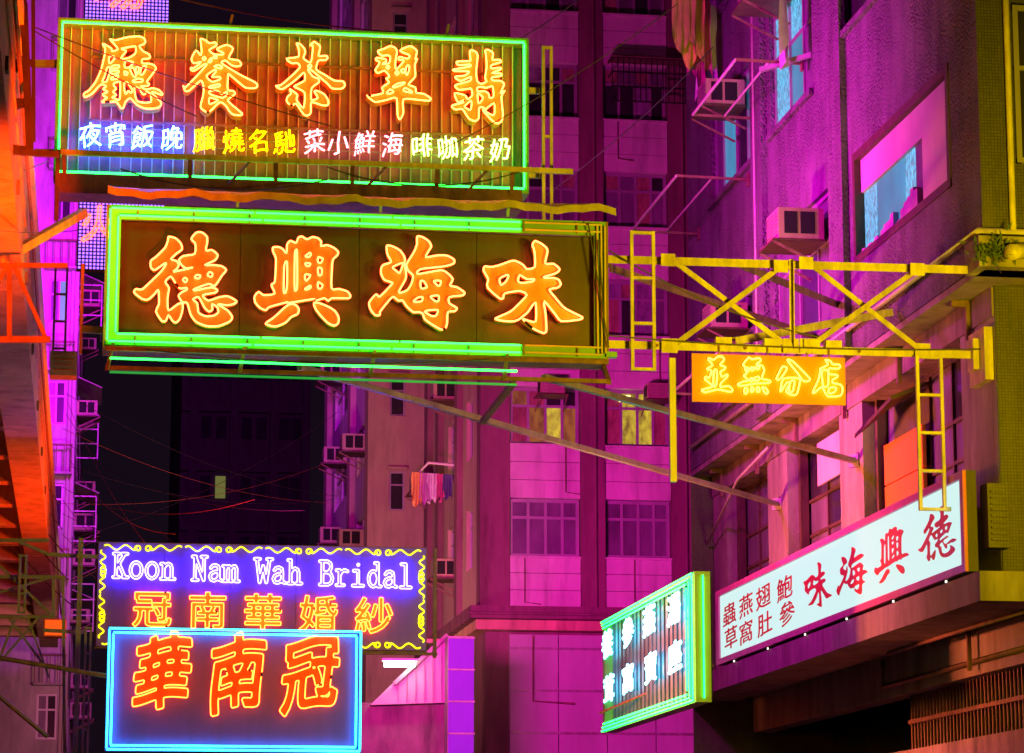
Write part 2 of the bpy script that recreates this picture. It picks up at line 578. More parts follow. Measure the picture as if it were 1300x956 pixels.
def inside(loops, X, Y):
    I = np.zeros(X.shape, bool)
    for l in loops:
        n = len(l)
        for i in range(n):
            (ax, ay), (bx, by) = l[i], l[(i + 1) % n]
            if ay == by:
                continue
            c = (ay > Y) != (by > Y)
            I ^= c & (X < (bx - ax) * (Y - ay) / (by - ay) + ax)
    return I

def thin(l, eps):
    out = [l[0]]
    for p in l[1:]:
        if math.hypot(p[0] - out[-1][0], p[1] - out[-1][1]) >= eps:
            out.append(p)
    return out

def offset_loops(loops, off, res=90, pad=.12):
    al = [p for l in loops for p in l]
    x0, x1 = min(p[0] for p in al) - pad, max(p[0] for p in al) + pad
    y0, y1 = min(p[1] for p in al) - pad, max(p[1] for p in al) + pad
    h = max(x1 - x0, y1 - y0) / res
    xs = np.arange(x0, x1 + h, h)
    ys = np.arange(y0, y1 + h, h)
    X, Y = np.meshgrid(xs, ys)
    D = seg_dist(loops, X, Y)
    D[inside(loops, X, Y)] *= -1
    return [thin(l, h * 1.1) for l in contours(D - off, xs, ys)]

def stroke_loops(strokes, r, res=70):
    al = [p for l in strokes for p in l]
    pad = r * 2
    x0, x1 = min(p[0] for p in al) - pad, max(p[0] for p in al) + pad
    y0, y1 = min(p[1] for p in al) - pad, max(p[1] for p in al) + pad
    h = max(x1 - x0, y1 - y0) / res
    xs = np.arange(x0, x1 + h, h)
    ys = np.arange(y0, y1 + h, h)
    X, Y = np.meshgrid(xs, ys)
    D = seg_dist(strokes, X, Y, False)
    return [thin(l, h * 1.2) for l in contours(D - r, xs, ys)]

def smooth_loop(l, k=3):
    n = len(l)
    out = []
    for i in range(n):
        p0, p1, p2, p3 = l[i - 1], l[i], l[(i + 1) % n], l[(i + 2) % n]
        for j in range(k):
            t = j / k
            q = []
            for a in (0, 1):
                m1, m2 = (p2[a] - p0[a]) * .35, (p3[a] - p1[a]) * .35
                h = ((2 * t ** 3 - 3 * t * t + 1) * p1[a] + (t ** 3 - 2 * t * t + t) * m1 + (-2 * t ** 3 + 3 * t * t) * p2[a] + (t ** 3 - t * t) * m2)
                q.append(h)
            out.append(tuple(q))
    return out

def area(l):
    return .5 * sum(l[i - 1][0] * l[i][1] - l[i][0] * l[i - 1][1] for i in range(len(l)))

def group_loops(loops):
    """outer outlines with the holes they hold"""
    ls = sorted(loops, key=lambda l: -abs(area(l)))
    res = []
    for l in ls:
        p = l[0]
        host = None
        depth = 0
        for o in ls:
            if o is l or abs(area(o)) <= abs(area(l)):
                continue
            if inside([o], np.array([p[0]]), np.array([p[1]]))[0]:
                depth += 1
                host = o
        if depth % 2 == 0:
            res.append([l])
        else:
            for g in res:
                if g[0] is host:
                    g.append(l)
    return res

def neon_char(root, loops, pl, tube_m, r, d_tube, plate_m=None, d0=0.0, d1=.05, name='character', n=6):
    """a lettered part: its plate (if any) with the bent glass tube as sub-part"""
    refn = pl(0, 0, 1) - pl(0, 0, 0)
    part = None
    if plate_m:
        mb = MB()
        for g in group_loops(loops):
            mb.extrude(g, pl, d0, d1)
        part = fix(mb.build(name, plate_m, root))
    tb = MB()
    for l in loops:
        tb.tube([pl(s, t, d_tube) for s, t in l], r, n, True, refn)
    to = tb.build('neon_tube' if part else name, tube_m, part or root)
    if plate_m:
        for l in loops[:3]:
            k = (len(l) * 5) // 8
            if len(l) > 30:
                MB().tube([pl(s_, t_, d_tube) for s_, t_ in l[k:k + 3]], r * 1.35, 6, False, refn).build('sleeve', M_BLACK, part)
    return to

def tube_part(root, pts, r, m, name='border_tube', n=6, closed=False):
    return MB().tube(pts, r, n, closed).build(name, m, root)

# outlines of the brush characters: zoom origin x, y and scale, then outline and holes
BRUSH = {
 '德': (160, 285, 6.827, [[(370,105),(430,120),(475,165),(485,215),(440,250),(390,300),(440,318),(457,350),(440,385),(412,410),(580,372),(520,380),(480,350),(460,305),(500,272),(595,255),(600,165),(565,125),(610,70),(660,70),(700,105),(705,150),(692,225),(745,222),(795,265),(770,310),(682,352),(760,352),(830,362),(868,395),(830,445),(770,532),(715,515),(590,560),(600,572),(735,545),(790,565),(775,590),(665,612),(712,660),(800,632),(880,622),(960,665),(930,690),(870,700),(795,690),(880,745),(920,800),(900,840),(800,880),(700,880),(610,845),(560,780),(530,680),(490,675),(455,620),(480,590),(530,562),(518,548),(470,555),(430,510),(388,450),(340,497),(372,550),(360,640),(368,745),(450,690),(488,685),(490,740),(465,820),(430,850),(400,830),(368,785),(345,835),(310,835),(260,755),(285,690),(285,620),(278,565),(240,610),(190,650),(140,645),(70,590),(85,560),(140,562),(220,490),(310,400),(348,340),(330,340),(250,395),(215,370),(215,315),(260,280),(340,200),(365,130)],
   [(492,480),(512,460),(530,480),(515,502)],[(596,462),(610,438),(645,442),(632,468)],[(706,440),(722,412),(750,425),(740,455)],
   [(580,648),(630,630),(680,720),(720,755),(750,735),(745,690),(790,715),(800,760),(760,790),(690,795),(630,765),(620,700),(615,680)]]),
 '興': (310, 290, 6.827, [[(250,165),(300,162),(335,180),(366,215),(372,140),(400,108),(450,125),(470,80),(500,70),(545,95),(590,75),(640,85),(668,115),(665,152),(720,145),(780,170),(815,205),(805,235),(770,270),(760,350),(758,520),(820,525),(890,545),(920,580),(905,605),(760,605),(730,628),(695,605),(620,625),(600,612),(390,645),(370,640),(220,680),(190,708),(140,690),(95,640),(90,590),(125,550),(170,578),(265,565),(235,490),(265,465),(272,370),(275,260),(250,200)],
   [(380,662),(440,660),(472,695),(465,740),(410,765),(360,815),(270,850),(185,825),(260,770)],[(605,645),(660,650),(740,685),(790,720),(818,770),(815,820),(780,842),(720,815),(650,740),(615,690)],
   [(348,320),(372,290),(372,480),(360,555),(342,545)],[(440,210),(458,195),(460,480),(452,535),(438,530),(436,400)],[(530,240),(570,210),(578,230),(555,250)],[(530,300),(575,305),(560,328),(535,320)],[(528,400),(575,405),(545,450),(530,445)],[(525,525),(572,495),(575,515),(545,530)],[(640,250),(682,262),(665,298),(640,292)],[(640,340),(672,350),(670,400),(645,405)],[(640,465),(680,490),(665,522),(640,515)]]),
 '海': (460, 290, 6.829, [[(215,148),(260,155),(325,190),(362,240),(370,280),(364,300),(378,380),(375,440),(315,550),(350,553),(395,530),(425,480),(440,425),(432,398),(400,370),(380,320),(400,280),(450,200),(475,130),(475,70),(520,75),(575,110),(598,155),(575,195),(550,250),(640,235),(730,235),(795,270),(790,305),(700,330),(515,350),(478,375),(490,395),(680,362),(740,390),(785,440),(760,495),(820,510),(885,555),(870,580),(755,595),(755,650),(820,690),(800,718),(742,725),(735,820),(720,865),(680,875),(600,830),(540,785),(525,740),(490,725),(440,725),(380,670),(350,625),(310,625),(265,592),(210,650),(155,720),(150,752),(110,750),(70,700),(60,640),(120,570),(150,592),(255,485),(255,468),(190,445),(162,390),(165,340),(185,315),(250,290),(220,230),(210,180)],
   [(262,335),(350,300),(325,385),(290,365)],[(505,455),(535,460),(560,510),(510,520)],[(620,455),(680,455),(670,498),(645,490)],[(445,630),(480,600),(522,595),(515,630),(460,638)],[(590,590),(660,582),(660,630),(630,630)],[(540,720),(590,708),(655,708),(640,755),(600,760)]]),
 '味': (600, 295, 6.827, [[(105,295),(160,300),(230,285),(345,245),(400,260),(440,285),(470,318),(540,298),(535,160),(518,110),(540,75),(590,95),(635,130),(650,165),(630,270),(700,272),(755,320),(720,355),(620,385),(630,395),(700,395),(745,410),(765,450),(735,480),(665,495),(720,570),(790,650),(860,690),(950,735),(930,755),(770,770),(720,715),(620,595),(632,700),(640,850),(610,872),(520,830),(434,750),(480,765),(548,770),(545,605),(480,690),(400,755),(340,772),(250,765),(195,750),(220,735),(330,685),(400,620),(470,542),(405,508),(280,528),(265,572),(230,570),(140,490),(125,450),(135,405),(95,330)],
   [(235,400),(300,368),(310,385),(285,430),(245,455)],[(408,370),(470,405),(535,405),(520,425),(430,438),(395,425)]]),
 '廳': (90, 40, 8.692, [[(430,85),(480,98),(560,80),(640,60),(760,55),(810,80),(822,115),(805,140),(755,160),(800,220),(860,250),(875,285),(850,300),(790,305),(785,350),(870,355),(920,375),(938,410),(900,470),(840,550),(865,580),(845,600),(770,605),(830,640),(900,625),(970,645),(1010,685),(1000,700),(920,670),(890,672),(940,725),(998,785),(980,830),(920,848),(820,848),(730,810),(655,735),(600,780),(580,840),(550,840),(500,775),(430,775),(350,780),(350,765),(400,730),(360,710),(355,690),(405,665),(355,635),(390,605),(330,585),(230,690),(155,722),(140,700),(155,675),(200,650),(270,560),(330,430),(370,270),(378,190),(352,140),(370,140),(445,185),(455,218),(520,195),(470,130)],
   [(555,190),(680,165),(715,170),(712,240),(640,290),(550,300),(605,225),(600,205)],[(425,275),(475,275),(480,300),(435,352),(420,340)],[(400,400),(430,395),(430,440),(395,550),(345,552),(370,500)],[(455,380),(530,372),(525,400),(450,410)],[(445,435),(525,432),(520,460),(450,465)],[(445,510),(520,480),(515,520),(450,530)],[(600,330),(685,335),(680,360),(640,395),(595,395)],[(650,410),(690,400),(720,490),(690,495)],[(715,400),(750,395),(740,460),(725,465)],[(780,395),(830,380),(825,420),(790,475),(765,470)],[(680,545),(740,520),(795,530),(780,555),(700,560)],[(590,440),(625,455),(620,475),(595,480)],
   [(475,570),(540,555),(545,640),(540,740),(520,755),(500,745),(455,725),(500,700),(465,665),(500,630),(475,600)],[(590,570),(620,560),(680,650),(660,675),(635,655),(605,690),(590,640)],[(700,625),(750,625),(790,690),(820,690),(835,660),(875,690),(885,775),(800,785),(725,760)]]),
 '餐': (220, 40, 8.692, [[(300,80),(350,95),(400,130),(460,120),(475,155),(395,205),(450,250),(545,255),(550,235),(490,205),(490,185),(590,148),(660,190),(610,295),(720,320),(750,360),(735,380),(690,385),(640,370),(575,320),(530,345),(640,420),(760,490),(900,560),(930,600),(900,625),(800,620),(720,560),(620,475),(605,480),(600,640),(660,655),(682,690),(600,755),(660,820),(760,905),(740,925),(660,915),(620,880),(580,820),(515,780),(400,885),(350,880),(300,830),(330,700),(335,620),(320,560),(295,545),(180,650),(130,655),(110,595),(130,620),(240,510),(365,370),(345,360),(240,430),(195,425),(195,400),(230,400),(310,335),(225,350),(200,300),(250,210),(300,260),(312,230),(308,150)],
   [(322,298),(340,278),(358,298),(340,318)],[(385,335),(415,295),(430,300),(410,340)],[(450,385),(500,370),(540,390),(520,410)],[(365,490),(455,422),(472,440),(425,500),(510,500),(518,525),(430,555)],[(400,605),(505,580),(510,605),(410,625)],[(400,660),(480,655),(540,690),(590,665),(590,700),(550,730),(490,720),(405,690)],[(400,730),(490,755),(470,775),(400,800)],[(445,275),(470,265),(480,290),(455,295)]]),
 '茶': (340, 40, 7.964, [[(290,120),(330,130),(370,175),(378,215),(360,270),(435,312),(455,150),(430,140),(470,105),(530,155),(512,245),(590,245),(605,270),(580,290),(510,295),(490,385),(570,435),(670,495),(760,505),(780,545),(745,578),(650,575),(600,525),(440,390),(405,385),(455,455),(515,480),(515,515),(445,570),(440,690),(505,672),(470,605),(500,600),(570,635),(612,700),(605,745),(545,745),(440,715),(435,820),(400,850),(360,835),(285,730),(240,750),(190,705),(200,660),(235,625),(220,580),(300,640),(290,690),(360,775),(372,620),(280,565),(270,550),(372,495),(365,415),(280,490),(160,578),(110,575),(82,550),(135,540),(250,440),(325,360),(300,320),(240,320),(188,275),(310,255),(310,170)],
   [(405,350),(425,332),(442,350),(425,368)]]),
 '翠': (455, 45, 7.962, [[(200,155),(260,135),(320,108),(370,125),(390,165),(375,260),(380,345),(460,255),(405,245),(415,215),(490,235),(515,220),(510,195),(420,155),(520,108),(590,155),(575,240),(595,235),(570,300),(575,415),(505,495),(575,525),(585,580),(660,590),(730,635),(715,660),(600,650),(455,645),(455,780),(420,850),(395,800),(385,632),(290,650),(165,672),(85,605),(130,610),(250,582),(240,525),(310,475),(280,435),(315,415),(265,355),(200,380),(170,350),(215,275),(175,245),(190,225),(275,240),(280,265),(240,290),(310,280),(322,215),(290,200),(240,205),(205,180)],
   [(282,322),(298,306),(314,322),(298,338)],[(372,378),(390,360),(408,378),(390,398)],[(430,350),(468,340),(466,370),(440,375)],[(490,305),(515,310),(510,360),(488,400),(476,370)],[(345,520),(400,485),(470,475),(450,495),(370,525)],[(285,585),(320,545),(355,570),(320,588)],[(455,560),(475,530),(545,570),(530,578)]]),
 '翡': (560, 50, 7.97, [[(290,115),(340,120),(370,165),(355,320),(365,420),(405,450),(460,425),(445,390),(460,280),(455,160),(445,115),(475,105),(525,140),(520,205),(590,205),(605,230),(510,260),(510,295),(600,285),(600,305),(515,340),(605,345),(605,370),(515,385),(520,415),(600,420),(638,455),(600,545),(645,520),(610,580),(625,760),(610,830),(560,850),(500,805),(425,720),(440,695),(385,690),(380,800),(340,825),(280,800),(215,705),(150,710),(110,685),(120,665),(220,640),(230,615),(170,635),(135,545),(240,565),(270,605),(315,565),(305,500),(275,500),(180,510),(145,480),(150,460),(290,420),(300,380),(200,420),(145,390),(150,375),(240,365),(285,325),(140,320),(125,305),(290,275),(290,255),(175,260),(158,225),(280,220),(298,210)],
   [(365,490),(400,480),(460,490),(520,475),(530,580),(490,590),(480,550),(440,525),(370,525)],[(370,545),(425,590),(380,650)],[(235,680),(305,620),(305,690),(290,715)],[(445,720),(535,645),(540,750),(515,765)]]),
 '並': (880, 440, 6.5, [[(130,95),(165,110),(200,85),(235,82),(255,110),(220,150),(265,170),(255,190),(225,205),(235,250),(280,230),(280,250),(230,300),(225,335),(290,325),(322,355),(310,375),(200,355),(100,378),(68,358),(160,330),(95,270),(105,250),(130,260),(150,200),(110,185),(160,155),(125,110)],[(170,200),(195,200),(192,310),(165,330)]]),
 '無': (880, 440, 6.5, [[(455,92),(485,105),(545,95),(555,120),(520,145),(570,160),(585,200),(565,265),(630,280),(628,300),(520,305),(400,325),(365,312),(410,290),(455,280),(415,240),(440,225),(430,190),(425,165),(410,150)],[(440,175),(460,180),(455,205),(442,200)],[(475,172),(500,175),(495,195),(478,195)],[(515,170),(545,160),(540,185),(520,185)],[(470,265),(490,262),(488,285),(470,288)],[(505,258),(540,250),(545,275),(510,282)],
   [(430,340),(448,350),(442,385),(422,385),(420,360)],[(480,335),(497,345),(492,372),(475,372)],[(525,335),(545,342),(545,372),(525,372)],[(570,335),(600,345),(618,375),(605,392),(585,375)]]),
 '分': (880, 440, 6.5, [[(735,165),(770,175),(765,200),(715,270),(685,268),(710,215)],[(785,108),(830,130),(965,270),(910,285),(860,220),(780,120)],[(745,265),(870,262),(880,290),(855,390),(815,400),(765,370),(800,300),(770,300),(725,370),(720,355)],[(800,290),(835,285),(820,370),(790,370)]]),
 '店': (880, 440, 6.5, [[(1090,110),(1130,120),(1150,145),(1205,150),(1210,175),(1180,185),(1120,180),(1120,225),(1185,235),(1190,250),(1150,275),(1150,300),(1215,315),(1232,350),(1215,405),(1110,410),(1060,335),(1010,375),(985,380),(1030,280),(1050,200),(1045,185),(1110,150)],[(1060,205),(1110,200),(1112,320),(1085,335),(1070,320)],[(1120,345),(1165,335),(1180,350),(1160,380),(1120,385)]]),
}

def brush_px(ch):
    x0, y0, sc, ls = BRUSH[ch]
    return [[(x0 + x / sc, y0 + y / sc) for x, y in l] for l in ls]

def brush_on(ch, Y):
    """brush outline on the plane of a sign that faces the camera"""
    out = []
    for l in brush_px(ch):
        q = []
        for x, y in smooth_loop(l, 3):
            w = P(x, y, Y=Y)
            q.append((w.x, w.z))
        out.append(q)
    return out

def brush_unit(ch):
    ls = brush_px(ch)
    al = [p for l in ls for p in l]
    x0, x1 = min(p[0] for p in al), max(p[0] for p in al)
    y0, y1 = min(p[1] for p in al), max(p[1] for p in al)
    h = max(x1 - x0, y1 - y0)
    return [smooth_loop([((x - (x0 + x1) / 2) / h, -(y - (y0 + y1) / 2) / h) for x, y in l], 3) for l in ls]

def brushed(ch, off=-.014, k=.03):
    """thinned and swayed outline, like a hand bent tube"""
    lo = offset_loops(glyph_n(ch, .14), off, 95, .04)
    return [[(x + k * math.sin(5 * y + ord(ch)), y + k * math.sin(6 * x + 1)) for x, y in l] for l in lo]

def place(loops, s, t, w, h=None, flip=1):
    h = h or w
    return [[(s + flip * x * w, t + y * h) for x, y in l] for l in loops]


# ================================================================== the setting
struct(MB().box(0.9, 8.2, -40, 260, -.3, 0).build('road', M_ROAD))
struct(MB().box(8.2, 40, -40, 260, -.3, .12).build('pavement', M_PAVE))
struct(MB().box(-40, 0.9, -40, 260, -.3, .12).build('pavement', M_PAVE))
struct(MB().box(-400, 400, -400, 700, -.7, -.31).build('ground', M_ROAD))

# ------------------------------------------------------------------ corner building on the right
XF, XL, YC, YE = 9.5, 9.86, 29.0, 44.3          # upper facade, lower facade, near corner, far end
cb = thing('corner_building', 'old corner tenement with spiked stucco front, mosaic side wall and rows of windows', 'building', (XF, 36, 0))
pu = plane('-X', XF)
holes_u = [(30.05, 34.15, 9.6, 11.05), (35.3, 38.45, 9.1, 10.95), (39.5, 42.5, 9.1, 10.6), (36.1, 38.5, 12.5, 14.25), (39.5, 42.45, 12.45, 14.0),
           (31.2, 34.6, 12.78, 14.3), (36.1, 38.5, 15.4, 17.1), (39.5, 42.45, 15.4, 17), (31.2, 34.6, 15.7, 17.2)]
wall(pu, YC, YE, 8.48, 21, holes_u, .3).build('front_wall', M_PLASTER, cb)
m = MB()
m.quad((XF, YC, 8.48), (16, YC, 8.48), (16, YC, 21), (XF, YC, 21))
m.quad((XF, YC, 21), (16, YC, 21), (16, YE, 21), (XF, YE, 21))
m.quad((XF, YE, 0), (16, YE, 0), (16, YE, 21), (XF, YE, 21))
m.build('side_wall', M_OLIVE, cb)
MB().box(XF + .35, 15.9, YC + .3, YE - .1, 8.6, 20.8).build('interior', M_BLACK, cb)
# edge beam and soffit over the recessed storey
MB().box(XF + .012, 16, YC + .012, YE - .02, 8.40, 8.478).build('soffit', M_CONC, cb)
m = MB()
m.box(XF + .1, XF + .22, YC + .05, YC + .17, 8.2, 8.4)
mm = MB().box(XL - .02, XL + .5, 29.8, YE - .05, 8.06, 8.39)
mm.build('lintel_beam', M_CONC_D, cb)
pl_low = plane('-X', XL)
for a, b in ((29.8, 31.05), (35.3, 36.45), (39.35, 40.55), (43.3, YE - .05)):
    MB().pbox(pl_low, a, b, 5.122, 8.058, -.45, .0).build('pillar', M_CONC, cb)
MB().box(XL + .46, 15.9, 29.82, YE - .1, 5.13, 8.38).build('lower_wall', M_CONC_D, cb)
MB().box(XL + .003, 15.95, 29.76, 29.79, 5.125, 8.395).build('lower_side_wall', M_OLIVE, cb)
# ledge under the light box, ground floor soffit, beams
fx = XF - .12
m = MB().box(fx, 10.2, YC + .1, YE, 4.8, 5.12)
m.build('ledge', M_CONC, cb)
MB().box(10.2, 15.9, YC + .1, YE - .05, 4.86, 5.0).build('ground_floor_soffit', M_CONC, cb)
MB().box(10.45, 10.75, YC + .3, YE - .1, 4.3, 4.86).build('ground_floor_beam', M_CONC, cb)
MB().box(10.6, 10.9, YC + .3, YE - .1, 0.1, 3.6).build('shop_front_wall', M_CONC_D, cb)
# grille band of the shop front, bar by bar
y = YC + .5
while y < 36:
    MB().bar((10.62, y, 3.6), (10.62, y, 4.3), .03).build('grille_bar', M_STEEL, cb)
    y += .14
MB().bar((10.6, YC + .4, 3.95), (10.6, 36, 3.95), .05).build('grille_rail', M_STEEL, cb)
# pilaster strips on the spiked front
for a in (34.4, 38.75):
    MB().pbox(pu, a, a + .7, 8.5, 21, .002, .09).build('pilaster', M_PLASTER, cb)
# brackets under the soffit
for yb in (30.6, 33.4, 36.0, 38.6, 41.0, 43.4):
    b = MB()
    b.bar((XF + .12, yb, 8.36), (XL - .03, yb, 8.36), .05, .07)
    b.bar((XL - .05, yb, 8.36), (XL - .05, yb, 7.95), .05, .07)
    b.build('bracket', M_STEEL, cb)

# the picture window with its painted board and pale glass
pw = window(cb, pu, 30.05, 34.15, 9.6, 11.05, [], [], [None], fr=.085, d=.02, fm=M_WOOD, th=.12)
bd = MB()
for a, b, c, d in ((30.12, 31.35, 9.62, 10.98), (31.35, 34.03, 10.52, 10.98)):
    bd.pbox(pu, a, b, c, d, -.1, -.06)
bd.build('board', M_BOARD, pw)
for a, b, mm in ((31.35, 31.75, M_GLASSM), (31.75, 32.2, L_CYAN_T), (32.2, 33.45, L_CYAN), (33.45, 34.03, L_CYAN_T)):
    MB().pbox(pu, a + .004, b - .004, 9.64, 10.52, -.13, -.1).build('pane', mm, pw)
sil = MB()
rs = random.Random(3)
for i in range(17):
    yy = 31.5 + i * .145
    h = .06 + .26 * max(0, 1 - abs(yy - 31.6) / .75) + rs.random() * .1 + (.12 if 32.4 < yy < 32.9 else 0)
    sil.pbox(pu, yy, yy + .14, 9.64, 9.64 + h, -.098, -.03)
sil.build('window_clutter', M_CLOTH[1], pw)
# other windows of the front
window(cb, pu, 35.3, 38.45, 9.1, 10.95, [.3, .62], [.66], [M_GLASSM, M_GLASS, M_GLASSM], d=-.06)
window(cb, pu, 39.5, 42.5, 9.1, 10.6, [.33, .66], [.6], [M_GLASS, M_GLASSM, M_GLASS], d=-.06)
window(cb, pu, 36.1, 38.5, 12.5, 14.25, [.3, .62], [.62], [M_GLASSM, L_CYAN, L_CYAN_T, M_GLASSM, L_CYAN_T, L_CYAN_T], d=-.06)
window(cb, pu, 39.5, 42.45, 12.45, 14.0, [.25, .5, .8], [], [L_CYAN, M_GLASS, L_CYAN, M_GLASSM], d=-.06)
for hh in holes_u[5:]:
    window(cb, pu, *hh, [.33, .66], [.6], [M_GLASS, M_GLASSM, M_GLASS], d=-.06)
for (a, b, c, d) in holes_u[1:]:
    MB().pbox(pu, a - .06, b + .06, c - .09, c - .005, -.05, .07).build('window_sill', M_PLASTER, cb)
# an opened casement of the cyan window
MB().quad8([pu(36.1, 12.95, .02), pu(36.9, 12.95, .55), pu(36.9, 13.02, .55), pu(36.1, 13.02, .02), pu(36.1, 12.95, -.03), pu(36.95, 12.95, .5), pu(36.95, 13.02, .5), pu(36.1, 13.02, -.03)]).build('casement_edge', M_ALU, cb)
# steel windows of the recessed storey
pr = plane('-X', XL + .28)
def steel_window(a, b, cols, panes):
    window(cb, pr, a, b, 5.3, 8.06, cols, [.18, .36, .54, .72], panes, fr=.045, d=0, fm=M_WOOD, th=.07)
    for k in (a, b - .12):
        MB().pbox(pr, k, k + .12, 5.3, 8.06, .002, .12).build('window_jamb', M_WOOD, cb)
steel_window(40.56, 43.29, [.36, .64], [M_GLASSM])
steel_window(36.46, 39.34, [.3, .6], [M_GLASSM, M_GLASSM, M_GLASS, M_GLASSM])
steel_window(31.06, 35.29, [.16, .3, .52], [M_GLASSM, M_GLASSM, M_GLASS, M_GLASSM, M_GLASSM])
MB().pbox(pr, 36.5, 38.1, 7.35, 7.95, .13, .16).build('window_board', M_BOARD, cb)
bp = MB().pbox(pr, 33.25, 34.95, 6.9, 7.42, .05, .1)
bp.build('window_board', M_OPAN, cb)
MB().pbox(pr, 33.25, 34.95, 6.35, 6.88, .05, .1).build('window_board', M_OPAN, cb)
MB().quad8([pr(33.2, 7.95, .02), pr(34.9, 7.95, .02), pr(34.9, 7.9, .02), pr(33.2, 7.9, .02), pr(33.2, 7.75, .5), pr(34.9, 7.55, .5), pr(34.9, 7.5, .5), pr(33.2, 7.7, .5)]).build('casement_edge', M_WOOD, cb)
# side wall window frames
sp_ = plane('-Y', YC)
window(cb, sp_, 9.9, 11.2, 9.6, 11.4, [.5], [.6], [M_GLASS], d=.06)
window(cb, sp_, 9.92, 11.2, 12.4, 14.2, [.5], [.6], [M_GLASS], d=.06)

# pipes on the front
def pipe(pts, r, m, label, group='pipes on the corner building'):
    return top(MB().tube(pts, r, 8), 'wall_pipe', m, Vector(pts[0]), label, 'pipe', group, True)
pipe([(XF - .06, YE - .3, 8.82), (XF - .06, YC - .06, 8.82), (11.5, YC - .06, 8.82)], .035, M_PIPE, 'thin pink lit pipe running along the foot of the spiked stucco wall')
pipe([(XF - .07, 39.2, 16), (XF - .07, 39.2, 9.0)], .04, M_PIPE, 'upright pink drain pipe on the spiked wall between window columns')
pipe([(XF - .06, 39.42, 11.0), (XF - .06, 39.42, 9.0), (XF - .06, 39.7, 8.8)], .028, M_PIPE, 'short thin drain pipe beside the tall pink pipe')
pipe([(9.83, YC - .05, 14), (9.83, YC - .05, 8.84)], .035, M_FRAME_Y, 'yellow upright pipe on the mosaic side wall')
pipe([(XL - .12, 44.2, 7.3), (XL - .3, 41.2, 7.9), (XL - .12, 40, 8.2)], .02, M_PIPE, 'slanting pink rod below the stucco overhang')
pipe([(10.4, YC + .4, 4.45), (10.4, 36.5, 4.45), (10.4, 36.5, 4.8)], .035, M_STEEL, 'dark conduit running along the ground floor beam')
pipe([(10.35, 32.6, 4.82), (10.35, 32.6, 4.35)], .03, M_STEEL, 'short dark drop pipe below the ground floor soffit')
pipe([(10.1, YC + .8, 4.77), (10.1, 35.2, 4.77)], .025, M_STEEL, 'dark conduit fixed under the ground floor soffit')
pp = MB().tube([(9.95, YC - .14, 8.6), (9.78, YC - .25, 8.55), (9.70, YC - .34, 8.52)], .09, 10)
top(pp, 'waste_pipe', M_FRAME_Y, Vector((9.95, YC - .14, 8.6)), 'fat yellowish waste pipe elbow at the building corner', 'pipe', smooth=True)
MB().box(XF - .1, 10.4, YC - .16, YC + .35, 8.4, 8.74).build('corner_block', M_CONC, cb)
# weeds at the corner
wd = MB()
rw = random.Random(5)
for i in range(160):
    c = Vector((XF - .03 + rw.gauss(.05, .12), YC - .18 + rw.gauss(0, .05), 8.56 + rw.gauss(0, .07)))
    a = Vector((rw.uniform(-1, 1), rw.uniform(-1, .4), rw.uniform(-.8, 1))).normalized()
    q = a.cross(Vector((rw.random(), rw.random(), 1))).normalized() * .014
    L = rw.uniform(.05, .14)
    wd.quad(c - q, c + a * L * .5 - q * 1.3, c + a * L, c + q)
top(wd, 'weed_tuft', M_PLANT, Vector((XF, YC, 8.45)), 'small weed tuft sprouting from the corner ledge', 'plant')['kind'] = 'stuff'

# louvre box beside the light box
vb = thing('louvre_box', 'yellowish metal louvre box at the end of the white light box', 'vent', (9.62, 29.5, 5.3))
MB().box(9.56, 9.8, 29.3, 29.55, 5.4, 6.1).build('casing', M_OLIVE, vb)
for i in range(9):
    MB().box(9.59, 9.77, 29.27, 29.299, 5.47 + i * .065, 5.5 + i * .065).build('louvre', M_OLIVE, vb)

# ------------------------------------------------------------------ air conditioners
def make_ac():
    """outward +x, along y, base at z = 0"""
    r = thing('air_conditioner', '', 'air conditioner', (0, 0, 0))
    c = MB().box(-.1, .52, -.33, .33, .05, .47)
    c.build('casing', M_AC, r)
    for sy in (-.3335, .3335):
        for a, b in ((.02, .22), (.26, .44)):
            MB().box(a, b, sy - .0025, sy + .0025, .12, .42).build('side_grille', M_BLACK, r)
    for i in range(7):
        MB().box(.521, .53, -.3, .3, .1 + i * .05, .12 + i * .05).build('front_louvre', M_STEEL_G, r)
    t = MB().box(-.1, .62, -.42, .42, 0, .03)
    t.build('tray', M_WOOD, r)
    for s in (-.38, .38):
        MB().bar((-.1, s, -.35), (.6, s, -.01), .03).build('bracket', M_STEEL, r)
    return r
AC0 = make_ac()
ac_used = [False]
def ac(loc, out, label, sc=1.0, group='window air conditioners'):
    r = AC0 if not ac_used[0] else copy_tree(AC0)
    ac_used[0] = True
    r.location = loc
    r.rotation_euler = (0, 0, {'-X': math.pi, '-Y': -math.pi / 2, '+X': 0}[out])
    r.scale = (sc, sc, sc)
    r['label'] = label
    r['group'] = group
    return r


ac((XF - .1, 36.0, 10.25), '-X', 'boxy air conditioner on a tray in the window beside the picture window')
ac((XF - .05, 40.6, 10.0), '-X', 'air conditioner behind the yellow truss on the stucco front', .9)
ac((XF - .1, 40.4, 13.35), '-X', 'air conditioner in the upper stucco window beside hanging washing', .95)
ac((XF - .1, 37.6, 14.1), '-X', 'air conditioner above the cyan lit window on the stucco front', .95)

